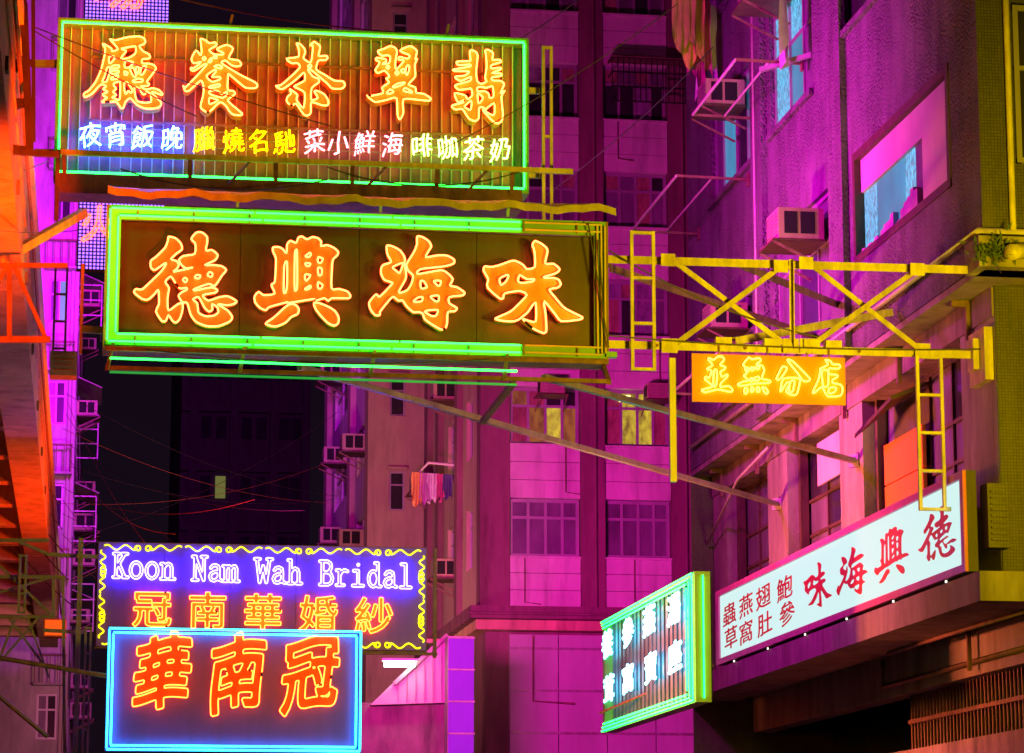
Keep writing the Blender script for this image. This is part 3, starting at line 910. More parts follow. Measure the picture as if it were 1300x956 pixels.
# drying racks of steel rod on the front
def rack(label, ya, yb, z, out=1.0):
    r = thing('drying_rack', label, 'drying rack', (XF, (ya + yb) / 2, z), 'drying racks on the stucco front')
    for yy in (ya, yb):
        MB().bar((XF, yy, z), (XF - out, yy, z + .02), .035).build('arm', M_STEEL, r)
        MB().box(XF - .03, XF - .002, yy - .06, yy + .06, z - .1, z + .1).build('wall_plate', M_STEEL, r)
    MB().tube([(XF - out, ya, z + .02), (XF - out, yb, z + .02)], .022, 6).build('rail', M_PIPE, r)
    MB().tube([(XF - out * .5, ya, z + .02), (XF - out * .5, yb, z + .02)], .016, 6).build('rail', M_PIPE, r)
rack('steel drying rack below the cyan lit window on the stucco front', 36.6, 39.4, 13.0, .95)
rack('low steel drying rack near the far edge of the stucco front', 39.9, 43.4, 12.2, 1.1)
rack('steel drying rack behind the yellow truss', 38.2, 41.4, 9.2, .9)

def cloth_piece(name, m, loc, w, h, label, group, out=(0, 1, 0), seed=1):
    """a hanging garment: a folded sheet with thickness"""
    r = random.Random(seed)
    u = Vector(out).normalized()
    nrm = Vector((u.y, -u.x, 0))
    mb = MB()
    nx, nz = 9, 7
    grid = []
    ph = r.random() * 6
    for j in range(nz + 1):
        row = []
        for i in range(nx + 1):
            a, b = i / nx - .5, j / nz
            ww = w * (1 - .25 * math.sin(b * 2.6 + ph) * b) * (1.15 if .1 < b < .3 else 1)
            row.append(Vector(loc) + u * (a * ww) + nrm * (.05 * math.sin(a * 22 + ph + b * 3) * (.3 + b)) - Vector((0, 0, b * h * (1 + .12 * math.sin(a * 9 + ph)))))
        grid.append(row)
    for sgn in (0, 1):
        b0 = len(mb.v)
        for row in grid:
            mb.v += [q + nrm * (.012 * sgn) for q in row]
        for j in range(nz):
            for i in range(nx):
                k = b0 + j * (nx + 1) + i
                mb.f.append([k, k + 1, k + nx + 2, k + nx + 1])
    o = top(mb, name, m, Vector(loc), label, 'clothing', group, True)
    return o
for i, (dx, mi) in enumerate(((0, 5), (.3, 0), (.55, 4), (.8, 3))):
    q = P(868 + dx * 45, 20 + i * 5, Y=41)
    cloth_piece('hanging_garment', M_CLOTH[mi], (q.x, 41 + i * .15, 15.7 - .1 * i), .34, 1.15 + .1 * i, '%s garment hanging from the high rack by the stucco corner' % ('brown', 'amber', 'crimson', 'pale')[i], 'washing hung off the stucco front', (1, .15, 0), i + 11)
rk = thing('drying_rack', 'high drying rack holding brown garments by the stucco front', 'drying rack', (XF, 41.2, 15.75), 'drying racks on the stucco front')
for yy in (40.8, 41.7):
    MB().bar((XF, yy, 15.75), (8.2, yy, 15.75), .03).build('arm', M_STEEL, rk)
cloth_piece('hanging_garment', M_CLOTH[3], (XF - .35, 36.3, 14.5), .5, 1.5, 'pale garment hanging at the edge of the cyan window', 'washing hung off the stucco front', (.3, 1, 0), 21)

# ------------------------------------------------------------------ pink lit block across the side street
YP, XPL = 60.0, 8.24
pb = thing('apartment_block', 'apartment block of pale spandrel panels and dark red columns behind the signs', 'building', (XPL, YP, 0))
pf = plane('-Y', YP)
ps = plane('-X', XPL)
bays = ((8.89, 10.42), (10.97, 12.42), (12.95, 14.4), (14.9, 16.4))
FL = 2.45
rows = [(9.0 + FL * k, 10.26 + FL * k) for k in range(7)]
ZT = 26.0
rpane = random.Random(23)
M_CURT2 = mat('curtain_violet', (0.22, 0.18, 0.26), .9, var=.5, scale=7)
m = MB()
m.pbox(pf, XPL, 8.88, 7.9, ZT, -.6, 0)
m.build('column', M_PINKC, pb)
for (a, b), (a2, b2) in zip(bays, bays[1:]):
    MB().pbox(pf, b + .01, a2 - .01, 7.9, ZT, -.3, .08).build('column', M_PINKC, pb)
    MB().tube([pf(b + .32, 7.6, .13), pf(b + .32, ZT, .13)], .035, 6).build('drain_pipe', M_PINKC, pb)
for (a, b) in bays:
    lo = 7.9
    for k, (t0, t1) in enumerate(rows):
        # spandrel in three courses of cladding panels with open joints
        n = 3
        for c in range(n):
            c0, c1 = lo + (t0 - lo) * c / n, lo + (t0 - lo) * (c + 1) / n
            MB().pbox(pf, a, b, c0 + .006, c1 - .006, -.3, .02).build('spandrel_panel', M_PINK, pb)
        lo = t1
        lit = [M_GLASSM] * 8
        if k == 1 and a == bays[0][0]:
            lit = [M_CURTAIN, L_AMB, L_YEL, L_AMB, L_AMB, M_CURTAIN, M_GLASS, M_GLASS]
        elif k == 1 and a == bays[1][0]:
            lit = [M_CURTAIN, L_YEL, L_YEL, M_CURTAIN, M_CURTAIN, L_YEL, L_YEL, M_GLASS]
        elif k == 0:
            lit = [M_GLASSM]
        else:
            lit = [M_GLASS, M_GLASSM, M_GLASS, M_GLASS]
        if k > 1 or (k == 1 and a > 11.5):
            lit = [rpane.choice((M_GLASS, M_GLASSM, M_GLASSM, M_CURT2, M_CURTAIN)) for _ in range(8)]
        window(pb, pf, a, b, t0, t1, [.27, .52, .76], [.68], lit, fr=.06, d=-.14)
        MB().pbox(pf, a - .005, b + .005, t0 - .05, t0, .021, .07).build('window_sill', M_PINK, pb)
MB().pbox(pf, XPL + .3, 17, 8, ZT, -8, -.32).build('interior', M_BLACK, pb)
# room things behind the lit panes
for x in (11.37, 11.52):
    q = MB()
    q.box(x - .05, x + .05, YP + .135, YP + .15, 12.45, 12.6)
    q.build('room_lamp', L_TUBE, pb)
for x_, z0_, z1_ in ((9.2, 7.9, 9.0), (10.1, 10.3, 11.5), (11.6, 7.95, 9.0), (12.2, 12.8, 14.0), (9.4, 15.2, 16.3), (11.3, 17.8, 18.9)):
    MB().tube([pf(x_, z1_ - .05, .05), pf(x_, z0_ + .1, .05), pf(x_ + .35, z0_ + .06, .05)], .014, 5).build('conduit', M_STEEL, pb)
# left flank along the street
holes_s = []
for k, (t0, t1) in enumerate(rows):
    holes_s += [(61.2, 62.3, t0 - .1, t1), (64.0, 65.6, t0, t1)]
wall(ps, 60.6, 70.2, 7.9, ZT, holes_s, .25).build('flank_wall', M_TAN, pb)
for h in holes_s:
    window(pb, ps, *h, [.5], [.7], [M_GLASS, M_GLASSM], d=-.08)
for yy, w in ((62.9, .5), (66.4, .6), (68.6, .7)):
    MB().pbox(ps, yy, yy + w, 7.9, ZT, .002, .14).build('pilaster', M_PINKC, pb)
MB().box(XPL + .02, 17, YP + 8.1, 70.2, 7.9, ZT).build('rear_block', M_PINKC, pb)
# ledge with raking soffit, podium
m = MB()
m.box(XPL - .25, 17, YP - .35, 70.2, 7.62, 7.89)
m.build('podium_ledge', M_PINKC, pb)
MB().box(XPL - .1, 17, YP - .12, 70.1, 7.40, 7.61).build('podium_cornice', M_ORANGE, pb)
MB().box(XPL + .15, 17, YP + .25, 70, 0.1, 7.39).build('podium_wall', M_PINKC, pb)
x = 8.9
while x < 16:
    MB().box(x, x + 1.04, YP + .1, YP + .24, 4.6, 7.32).build('hoarding_panel', M_SHUTTER, pb)
    MB().box(x, x + 1.04, YP + .1, YP + .24, .12, 4.58).build('hoarding_panel', M_SHUTTER, pb)
    x += 1.06
for x_ in (9.4, 11.9):
    MB().tube([(x_, YP + .06, 7.3), (x_, YP + .06, 5.9), (x_ + .9, YP + .06, 5.85)], .025, 5).build('conduit', M_STEEL, pb)
for z_ in (5.2, 6.1, 7.0):
    MB().box(8.9, 16, YP + .07, YP + .098, z_, z_ + .05).build('hoarding_rail', M_STEEL_G, pb)
MB().tube([(XPL - .3, YP - .4, 7.72), (16, YP - .4, 7.72)], .03, 6).build('ledge_pipe', M_PINKC, pb)
# window cage
cg = thing('window_cage', 'black steel window cage bolted over an upper window of the pink block', 'window cage', (12, YP - .4, 19.1))
for i in range(15):
    xx = 11.1 + i * .127
    MB().bar((xx, YP - .5, 19.1), (xx, YP - .5, 20.1), .022).build('bar', M_BLACK, cg)
for i in range(4):
    z = 19.1 + i * .333
    MB().tube([(11.1, YP - .03, z), (11.1, YP - .5, z), (12.88, YP - .5, z), (12.88, YP - .03, z)], .022, 4).build('rail', M_BLACK, cg)
MB().box(11.08, 12.9, YP - .52, YP - .03, 20.1, 20.13).build('cover_sheet', M_STEEL, cg)
# ACs and canopies on the pink block
k = 0
for (x, z, lab) in ((9.75, 12.55, 'air conditioner above the amber lit window of the pink block'), (12.1, 12.5, 'air conditioner above the yellow lit window of the pink block')):
    ac((x, YP - .06, z - .1), '-Y', lab, .8)
for (yy, z, lab) in ((61.8, 13.05, 'air conditioner below the ragged canopy on the flank of the pink block'), (61.6, 8.9, 'lowest air conditioner on the flank of the pink block'), (65, 17.2, 'air conditioner high on the flank of the pink block'),
                     (66, 11.5, 'air conditioner beside the washing on the flank of the pink block')):
    ac((XPL - .03, yy + 2.5, z), '-X', lab, 1.0)
def canopy(loc_y0, loc_y1, z, X, out, label):
    r = thing('window_canopy', label, 'canopy', (X, loc_y0, z), 'sheet canopies over windows')
    MB().quad8([(X, loc_y0, z + .3), (X - out, loc_y0, z), (X - out, loc_y0, z + .03), (X, loc_y0, z + .33), (X, loc_y1, z + .3), (X - out, loc_y1, z), (X - out, loc_y1, z + .03), (X, loc_y1, z + .33)]).build('sheet', M_AWNING_G, r)
    for yy in (loc_y0 + .1, loc_y1 - .1):
        MB().bar((X, yy, z - .1), (X - out + .05, yy, z - .01), .03).build('stay', M_STEEL, r)
canopy(61.2, 65.8, 13.9, XPL, .9, 'grey sheet canopy over flank windows of the pink block')
canopy(61.0, 63.0, 16.4, XPL, .8, 'upper grey sheet canopy on the flank of the pink block')
rr = thing('drying_rack', 'bent drying rack with bright washing on the flank of the pink block', 'drying rack', (XPL, 64.2, 11.2))
MB().tube([(XPL, 63.6, 11.5), (XPL - .7, 63.6, 11.55), (XPL - 1.0, 64.2, 11.25), (XPL, 64.4, 11.3)], .03, 6).build('rail', M_WHITE, rr)
for i, mi in enumerate((0, 1, 3, 4, 2)):
    cloth_piece('hanging_garment', M_CLOTH[mi], (XPL - .95 + i * .18, 63.8 + i * .05, 11.35), .22, .75 - .05 * i, 'small %s garment on the bent rack of the pink block' % ('orange', 'violet', 'white', 'crimson', 'dark blue')[i], 'washing on the pink block', (1, .3, 0), 40 + i)

# ------------------------------------------------------------------ tan block behind
YT, XT = 72.0, 7.12
tb = thing('tan_block', 'tan rendered block with narrow stair windows beyond the pink block', 'building', (XT, YT, 0))
ptf, pts_ = plane('-Y', YT), plane('-X', XT)
hs = [(7.52, 7.92, 11.7 - .1 + 2.47 * k, 12.62 + 2.47 * k) for k in range(-1, 6)]
wall(ptf, XT, 9.5, 0.1, 32, hs, .2).build('front_wall', M_TAN, tb)
for i, h in enumerate(hs):
    window(tb, ptf, *h, [], [.66], [M_GLASS], fr=.04, d=-.06)
    MB().pbox(ptf, h[0] - .06, h[1] + .06, h[3] + .03, h[3] + .1, .002, .12).build('window_hood', M_TAN, tb)
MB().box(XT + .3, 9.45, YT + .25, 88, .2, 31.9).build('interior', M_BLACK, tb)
hs2 = []
for k in range(9):
    z = 7.2 + 2.47 * k
    hs2 += [(73.4, 76.8, z + 1.0, z + 2.2), (79.0, 84.0, z + 1.0, z + 2.2)]
wall(pts_, YT, 88, .1, 32, hs2, .2).build('flank_wall', M_PINK, tb)
for h in hs2:
    window(tb, pts_, *h, [.33, .66], [.7], [M_GLASS], d=-.07)
for yy in (YT + .02, 77.2, 85):
    MB().pbox(pts_, yy, yy + .9, .1, 32, .002, .16).build('pilaster', M_TAN, tb)
for i in range(8):
    yy, z = ((75.0, 13.5), (81, 14.1), (74.6, 16.0), (82.5, 16.8), (75.6, 11.0), (80.5, 18.6), (74.5, 18.9), (82, 11.9))[i]
    ac((XT - .02, yy, z), '-X', 'air conditioner on the dim red flank of the tan block', 1.1, 'air conditioners on the tan block')

# ------------------------------------------------------------------ dark tower far behind
L_DIM = mat('window_lit_dim', (.05, .05, .02), .5, var=.3, emit=(.45, .5, .08), es=.28)
tw = thing('tower_block', 'unlit tower block barely visible against the night sky', 'building', (8, 140, 0))
ptw = plane('-Y', 140)
MB().box(4.2, 10.6, 140.2, 160, 0, 33).build('wall', M_DARK, tw)
for i in range(11):
    MB().pbox(ptw, 4.2, 10.6, 3 * i + 1.8, 3 * i + 2.2, -.18, .3).build('floor_band', M_DARK, tw)
for x in (4.6, 6.6, 8.6, 10.2):
    MB().pbox(ptw, x, x + .4, 0, 33, -.19, .45).build('pier', M_DARK, tw)
for i in range(4, 10):
    for x in (5.2, 5.95, 7.2, 7.95, 9.1, 9.65):
        MB().pbox(ptw, x, x + .5, 3 * i + .5, 3 * i + 1.6, -.19, -.1).build('window', L_DIM if (i, x) == (7, 5.95) else M_GLASS, tw)

# ------------------------------------------------------------------ building on the left with the orange overhang
XO = -0.8
lb = thing('overhang_building', 'orange lit building with a deep ribbed overhang above the pavement', 'building', (-2, 48, 0))
yy = 6.0
while yy < 73:
    MB().box(XO - .45, XO, yy + .012, min(yy + 4.0, 73) - .012, 8.05, 9.55).build('fascia_segment', M_ORANGE, lb)
    MB().box(XO + .001, XO + .03, yy + .3, yy + .42, 8.2, 8.32).build('drain_spout', M_STEEL, lb)
    yy += 4.0
MB().box(XO + .002, XO + .02, 6, 73, 8.62, 8.66).build('drip_moulding', M_ORANGE, lb)
MB().tube([(XO + .05, 6, 8.9), (XO + .05, 73, 8.9)], .022, 6).build('conduit', M_STEEL, lb)
MB().box(-9, XO - .46, 6, 73, 8.75, 9.3).build('overhang_slab', M_ORANGE, lb)
yy = 8.0
while yy < 73:
    MB().box(-5.0, XO - .46, yy, yy + .4, 8.1, 8.74).build('rib', M_ORANGE, lb)
    yy += 2.6
MB().box(-9, -5.01, 6, 73, .12, 8.74).build('shop_wall', M_ORANGE, lb)
MB().box(-9, -3.2, 6, 73, 9.31, 30).build('upper_wall', M_ORANGE, lb)
MB().box(XO + .002, XO + .06, 6, 73, 9.42, 9.56).build('coping', M_WHITE, lb)

# ------------------------------------------------------------------ violet lit tenement beyond it
XV, YV = -0.55, 76.0
vt = thing('tenement', 'violet lit tenement with a cluttered front of cages and air conditioners', 'building', (XV, YV, 0))
pvf, pvs = plane('-Y', YV), plane('+X', XV)
hv = []
for k in range(12):
    z = 5 + 2.8 * k
    hv += [(77.0 + 3.4 * j, 79.2 + 3.4 * j, z + .9, z + 2.2) for j in range(10)]
wall(pvs, YV, 128, .1, 44, hv, .2).build('front_wall', M_VIOLET, vt)
for h in hv[:90]:
    window(vt, pvs, *h, [.5], [.7], [M_GLASSM, M_GLASS], d=-.06)
wall(pvf, -12, XV, .1, 44, [(-1.35, -.8, 5.9 + 2.8 * k, 7.1 + 2.8 * k) for k in range(12)], .2).build('end_wall', M_VIOLET, vt)
for k in range(12):
    window(vt, pvf, -1.35, -.8, 5.9 + 2.8 * k, 7.1 + 2.8 * k, [.5], [.65], [M_GLASSM, L_CYAN if k in (4,) else M_GLASS], d=-.06)
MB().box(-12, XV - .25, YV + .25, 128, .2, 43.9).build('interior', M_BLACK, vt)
for x in (-.72, -.62):
    MB().tube([pvf(x, 2, .08), pvf(x, 44, .08)], .04, 6).build('drain_pipe', M_PIPE, vt)
for k in range(12):
    z = 7.3 + 2.8 * k
    MB().box(-1.45, -.6, YV - .45, YV - .01, z, z + .06).build('balcony_slab', M_VIOLET, vt)
    for i in range(5):
        MB().bar((-1.42 + i * .2, YV - .43, z + .06), (-1.42 + i * .2, YV - .43, z + .75), .025).build('baluster', M_STEEL, vt)
    MB().bar((-1.45, YV - .43, z + .78), (-.6, YV - .43, z + .78), .05).build('balcony_rail', M_STEEL, vt)
rv = random.Random(17)
for k in range(18):
    z = 7.2 + k * .98 + rv.uniform(-.2, .2)
    yv = 77.5 + rv.random() * 14
    ac((XV + .05, yv, z), '+X', 'air conditioner jutting from the violet lit tenement', rv.uniform(.85, 1.15), 'air conditioners on the violet tenement')
for k in range(7):
    z = 9.0 + 2.8 * k
    yv = 78.5 + (k % 3) * 2.6
    r = thing('window_cage', 'rusty window cage on the violet lit tenement', 'window cage', (XV, yv, z), 'cages on the violet tenement')
    for i in range(6):
        MB().bar((XV + .62, yv + i * .3, z), (XV + .62, yv + i * .3, z + 1.3), .03).build('bar', M_STEEL_G, r)
    for i in range(4):
        MB().tube([(XV, yv, z + i * .43), (XV + .62, yv, z + i * .43), (XV + .62, yv + 1.5, z + i * .43)], .025, 4).build('rail', M_STEEL_G, r)
for k in range(5):
    z = 10.2 + 3.1 * k
    r = thing('window_canopy', 'sheet canopy on the violet lit tenement', 'canopy', (XV, 84, z), 'canopies on the violet tenement')
    MB().quad8([(XV, 82, z + .3), (XV + .7, 82, z), (XV + .7, 82, z + .03), (XV, 82, z + .33), (XV, 85, z + .3), (XV + .7, 85, z), (XV + .7, 85, z + .03), (XV, 85, z + .33)]).build('sheet', M_AWNING_G, r)


# ================================================================== the signs
PXY = lambda x, y, Y: P(x, y, Y=Y)

def rect_tube(root, pl, s0, s1, t0, t1, d, r, m, name='border_tube'):
    """four straight glass tubes round a rectangle, each a part"""
    g = r * 1.2
    for a, b in (((s0, t1), (s1, t1)), ((s0, t0), (s1, t0)), ((s0, t0 + g), (s0, t1 - g)), ((s1, t0 + g), (s1, t1 - g))):
        tube_part(root, [pl(*a, d), pl(*b, d)], r, m, name)

# ------------------------------------------------------------------ upper sign: 廳餐茶翠翡
YU = 32.5
us = thing('neon_sign', 'wide neon sign of five orange characters on ribbed boards within a green tube border', 'sign', (2.2, YU + .2, 9.98), 'signs over the street')
pU = plane('-Y', YU)
X0, X1, Z0, Z1 = -.57, 5.04, 9.96, 11.89
for nm, a in (('rim', (X0, X1, Z1 - .03, Z1)), ('rim', (X0, X1, Z0, Z0 + .03)), ('rim', (X0, X0 + .03, Z0 + .032, Z1 - .032)), ('rim', (X1 - .03, X1, Z0 + .032, Z1 - .032))):
    MB().pbox(pU, *a, -.36, 0).build(nm, M_SIGNGRN, us)
nb = 45
bw = (X1 - X0 - .07) / nb
for i in range(nb):
    x = X0 + .035 + i * bw
    dd = -.32 + .008 * math.sin(i * 2.4)
    MB().pbox(pU, x + .004, x + bw - .004, Z0 + .033, Z1 - .033, dd - .02, dd).build('board', M_SLAT, us)
    if i:
        MB().pbox(pU, x - .0055, x + .0055, Z0 + .033, Z1 - .033, -.33, -.25).build('rib', M_RIB, us)
MB().pbox(pU, X0 + .01, X1 - .01, Z0 + .01, Z1 - .01, -.4, -.365).build('backing', M_STEEL, us)
for z in (11.50, 10.72):
    MB().pbox(pU, X0 + .4, X1 - .3, z - .014, z + .014, -.262, -.235).build('mounting_rail', M_STEEL, us)
rect_tube(us, pU, X0 + .055, X1 - .055, Z0 + .06, Z1 - .055, .0, .013, N_GREEN_U)
for ch in '廳餐茶翠翡':
    neon_char(us, brush_on(ch, YU), pU, N_ORANGE, .0098, .0, M_PLATE, -.21, -.05)
SMALL = (('夜宵飯晚', N_BLUE, ((115, 172), (147, 172), (181, 174), (218, 176))),
         ('臘燒名馳', N_YEL, ((259, 177), (296, 179), (329, 180), (361, 181))),
         ('菜小鮮海', N_PNK, ((399, 180), (430, 182), (463, 182), (498, 184))),
         ('啡咖茶奶', N_WG, ((536, 186), (568, 188), (601, 189), (635, 190))))
for word, nm, pos in SMALL:
    for ch, (x, y) in zip(word, pos):
        q = PXY(x, y, YU + .12)
        neon_char(us, place(brushed(ch, -.018, .035), q.x, q.z, .27, .31), pU, nm, .0058, -.12, n=5, name='small_character')
    a, b = PXY(pos[0][0] - 12, pos[0][1], YU + .2), PXY(pos[3][0] + 12, pos[3][1], YU + .2)
    for dz in (-.1, 0, .1):
        MB().tube([(a.x, YU + .2, a.z + dz), (b.x, YU + .2, b.z + dz)], .008, 5).build('mounting_rail', M_STEEL_G, us)
# service rail, struts and channel under it
MB().pbox(pU, X0 + .05, 5.52, 10.14, 10.20, .28, .33).build('service_rail', M_FRAME_Y, us)
MB().pbox(pU, X0 + .02, X1 - .1, 9.74, 9.97, -.33, .12).build('bottom_channel', M_STEEL, us)
for x in (-.45, 1.0, 2.0, 2.9, 3.9, 4.8):
    MB().bar((x, YU - .3, 10.16), (x + .02, YU - .02, 9.76), .05, .02).build('strut', M_STEEL, us)
for x in (1.7, 3.3, 4.5):
    MB().bar((x, YU - .3, 10.15), (x - .35, YU - .05, 9.8), .025).build('strut', M_STEEL, us)
MB().pbox(pU, X0 + .03, X0 + .08, 9.35, 10.2, .28, .33).build('end_post', M_STEEL, us)
for x in (1.45, 4.05):
    MB().bar((x, YU + .1, Z1 + .005), (x + .03, YU + .1, Z1 + .16), .03).build('lug', M_STEEL_G, us)

def ladder(label, pl, s0, s1, t0, t1, n, m, w=.05, group=None, cat='ladder', name='ladder'):
    o = pl((s0 + s1) / 2, t0)
    r = thing(name, label, cat, o, group)
    for a in (s0, s1 - w):
        MB().pbox(pl, a, a + w, t0, t1, -.03, .02).build('rail', m, r)
    for i in range(n):
        t = t0 + (t1 - t0 - w) * i / (n - 1)
        MB().pbox(pl, s0 + w, s1 - w, t, t + w * .9, -.025, .015).build('rung', m, r)
    return r
a, b = PXY(690, 52, YU), PXY(699, 258, YU)
ladder('narrow yellow steel ladder post at the right end of the ribbed sign', pU, 5.2, 5.33, 9.55, 11.8, 3, M_FRAME_Y, .035)
for z in (11.25, 10.2):
    MB().pbox(pU, X1, 5.2, z, z + .07, -.2, -.14).build('end_beam', M_FRAME_Y, us)

# ------------------------------------------------------------------ lower sign: 德興海味
YL = 30.0
ls = thing('neon_sign', 'dark metal neon sign of four orange characters with double green tube border, half burnt out', 'sign', (2.8, YL + .2, 7.4), 'signs over the street')
pL = plane('-Y', YL)
A0, A1, B0, B1 = .08, 5.51, 7.49, 9.0
for a in ((A0, A1, B1 - .13, B1), (A0, A1, B0, B0 + .13), (A0, A0 + .13, B0 + .132, B1 - .132), (A1 - .13, A1, B0 + .132, B1 - .132)):
    MB().pbox(pL, *a, -.06, 0).build('rim', M_SIGNGRN, ls)
for a in ((A0, A1, B1 + .002, B1 + .03), (A0, A1, B0 - .03, B0 - .002), (A0 - .03, A0 - .002, B0 - .03, B1 + .03), (A1 + .002, A1 + .03, B0 - .03, B1 + .03)):
    MB().pbox(pL, *a, -.5, -.01).build('case_side', M_SIGNGRN if a[2] > 8.5 else M_STEEL, ls)
for i in range(4):
    w = (A1 - A0 - .26) / 4
    x = A0 + .13 + i * w
    MB().pbox(pL, x + .003, x + w - .003, B0 + .131, B1 - .131, -.13, -.1 + .003 * (i % 2)).build('panel', M_SIGNPAN, ls)
MB().pbox(pL, A0 + .1, A1 - .1, B0 + .1, B1 - .1, -.48, -.2).build('backing', M_STEEL, ls)
XB = 4.57                                    # tubes right of here are burnt out
M_TEAL = mat('sign_board_dark', (0.09, 0.13, 0.18), .5, var=.3)
M_DEAD = mat('neon_glass_off', (0.62, 0.55, 0.25), .2, var=.1)
r_ = .0105
for (t, d) in ((B1 - .015, .03), (B1 - .095, .03), (B0 + .115, .03), (B0 + .035, .03)):
    s0 = A0 + (.015 if t in (B1 - .015, B0 + .035) else .1)
    seg = s0
    for e in (s0 + 1.55, s0 + 3.05, XB):
        tube_part(ls, [pL(seg + .012, t, d), pL(e - .012, t, d)], r_, N_GREEN)
        seg = e
    tube_part(ls, [pL(XB + .03, t, d), pL(A1 - .05, t, d)], .012, M_DEAD, 'dead_tube')
for s_, t0, t1 in ((A0 + .015, B0 + .05, B1 - .03), (A0 + .1, B0 + .13, B1 - .11)):
    tube_part(ls, [pL(s_, t0, .03), pL(s_, t1, .03)], r_, N_GREEN)
for s_ in (A1 - .015, A1 - .055, A1 - .1):
    tube_part(ls, [pL(s_, B0 + .05, .03), pL(s_, B1 - .03, .03)], .011, M_DEAD, 'dead_tube')
for i in range(9):
    x = A0 + .3 + i * .6
    for t in (B1 - .055, B0 + .075):
        MB().pbox(pL, x, x + .014, t - .06, t + .06, .002, .03).build('tube_clip', M_STEEL, ls)
for ch in '德興海味':
    neon_char(ls, brush_on(ch, YL - .11), pL, N_RED, .0105, .11, M_PLATE, -.03, .06)
# service cage below
pC = plane('-Y', YL - .12)
for z, m_ in ((7.19, M_STEEL), (7.40, M_STEEL)):
    MB().pbox(pC, A0, A1, z, z + .045, -.02, .02).build('cage_rail', m_, ls)
tube_part(ls, [pC(A0 + .05, 7.32, .0), pC(4.5, 7.3, .0)], .012, N_GREEN, 'cage_tube')
N_GDIM = glow('neon_green_dim', (0.01, .5, .08), .55)
tube_part(ls, [pC(A0 + .05, 7.17, .0), pC(4.5, 7.15, .0)], .014, N_GDIM, 'cage_tube')
for x in (A0 + .02, 1.5, 2.9, 4.35):
    MB().bar((x, YL - .16, 7.18), (x + .06, YL - .03, 7.5), .035, .02).build('cage_strut', M_STEEL, ls)
MB().bar((A1, YL - .14, 7.2), (A1 + .02, YL + .3, 7.46), .05).build('cage_strut', M_STEEL, ls)
MB().pbox(pL, A1 - .02, A1 + .12, B0 + .02, B0 + .08, -.1, 0).build('end_lug', M_SIGNGRN, ls)
# wavy sheet cover on top
aw = thing('sign_cover_sheet', 'sagging amber metal sheet lying over the top of the dark neon sign', 'cover sheet', (2.8, YL, 9.1))
n = 60
b_ = MB()
for i in range(n + 1):
    x = A0 - .02 + (A1 + .1 - A0) * i / n
    sag = .05 * abs(math.sin(i / n * math.pi * 6.3)) + .012 * math.sin(i * 1.7)
    for y, z in ((YL - .22, 9.03), (YL - .19, 9.12), (YL + .55, 9.3), (YL + .55, 9.28)):
        b_.v.append(Vector((x, y, z + .07 - sag * (1 if y < YL else .3))))
    if i:
        k = 4 * (i - 1)
        for j in range(4):
            l = (j + 1) % 4
            b_.f.append([k + j, k + l, k + 4 + l, k + 4 + j])
b_.f += [[0, 1, 2, 3], [4 * n + 3, 4 * n + 2, 4 * n + 1, 4 * n]]
b_.build('sheet', M_AWN, aw)
for x in (1.45, 3.0, 4.4):
    MB().bar((x, YL - .1, 9.03), (x, YL - .18, 9.1), .03).build('clip', M_SIGNGRN, aw)

# ------------------------------------------------------------------ yellow truss to the corner building
tr = thing('sign_truss', 'yellow steel lattice truss tying the dark neon sign to the corner building', 'truss', (7.6, 30.2, 7.6))
YTR = 30.14
q = lambda x, y: PXY(x, y, YTR)
YTOP = lambda X: YTR - (X - A1) / (XF - A1) * .9          # the top chord runs out to the corner
def qt(x, y):
    v = PXY(x, y, YTR)
    return PXY(x, y, YTOP(v.x))
MB().angle((A1 + .04, YTR, 8.64), PXY(1242, 343, 29.22), .09).build('chord', M_FRAME_Y, tr)
MB().angle((A1 + .04, YTR, 7.68), (XL - .02, YTR, 7.68), .09).build('chord', M_FRAME_Y, tr)
for a, b in (((847, 326), (1003, 443)), ((1022, 331), (1171, 447))):
    MB().angle(qt(*a) + Vector((0, -.03, 0)), q(*b) + Vector((0, -.03, 0)), .06).build('diagonal', M_FRAME_Y, tr)
for a, b in (((849, 443), (990, 339)), ((1024, 443), (1163, 343))):
    MB().angle(q(*a) + Vector((0, .03, 0)), qt(*b) + Vector((0, .03, 0)), .06).build('diagonal', M_FRAME_Y, tr)
MB().angle(qt(1007, 331) + Vector((0, -.045, 0)), q(1008, 443) + Vector((0, -.045, 0)), .07).build('upright', M_FRAME_Y, tr)
MB().box(XL - .1, XL - .002, YTR - .28, YTR + .28, 7.35, 7.95).build('wall_plate', M_FRAME_Y, tr)
MB().box(XL - .17, XL - .102, YTR - .09, YTR + .12, 7.5, 7.85).build('gusset', M_FRAME_Y, tr)
for (x, z) in ((5.7, 8.64), (6.1, 7.68), (7.1, 7.68), (8.4, 7.68), (9.2, 7.68)):
    MB().tube([(x, YTR - .03, z), (x, YTR - .008, z)], .02, 6).build('bolt', M_STEEL, tr)
for (a, b, m_) in ((PXY(775, 340, 30.3), P(1055, 434, X=9.8), M_STEEL), (PXY(940, 336, 30.3), P(1067, 388, X=9.5), M_STEEL), (PXY(935, 433, 30.3), P(1134, 396, X=9.45), M_FRAME_Y)):
    MB().angle(a, b, .09).build('plan_brace', m_, tr)
for (x, y) in ((849, 441), (1003, 441), (1024, 441), (1170, 447)):
    v = q(x, y)
    MB().box(v.x - .09, v.x + .09, v.y - .052, v.y - .04, v.z - .07, v.z + .09).build('gusset', M_FRAME_Y, tr)
for (x, y) in ((847, 329), (990, 337), (1022, 333), (1163, 341)):
    v = qt(x, y)
    MB().box(v.x - .08, v.x + .08, v.y - .055, v.y - .043, v.z - .09, v.z + .05).build('gusset', M_FRAME_Y, tr)
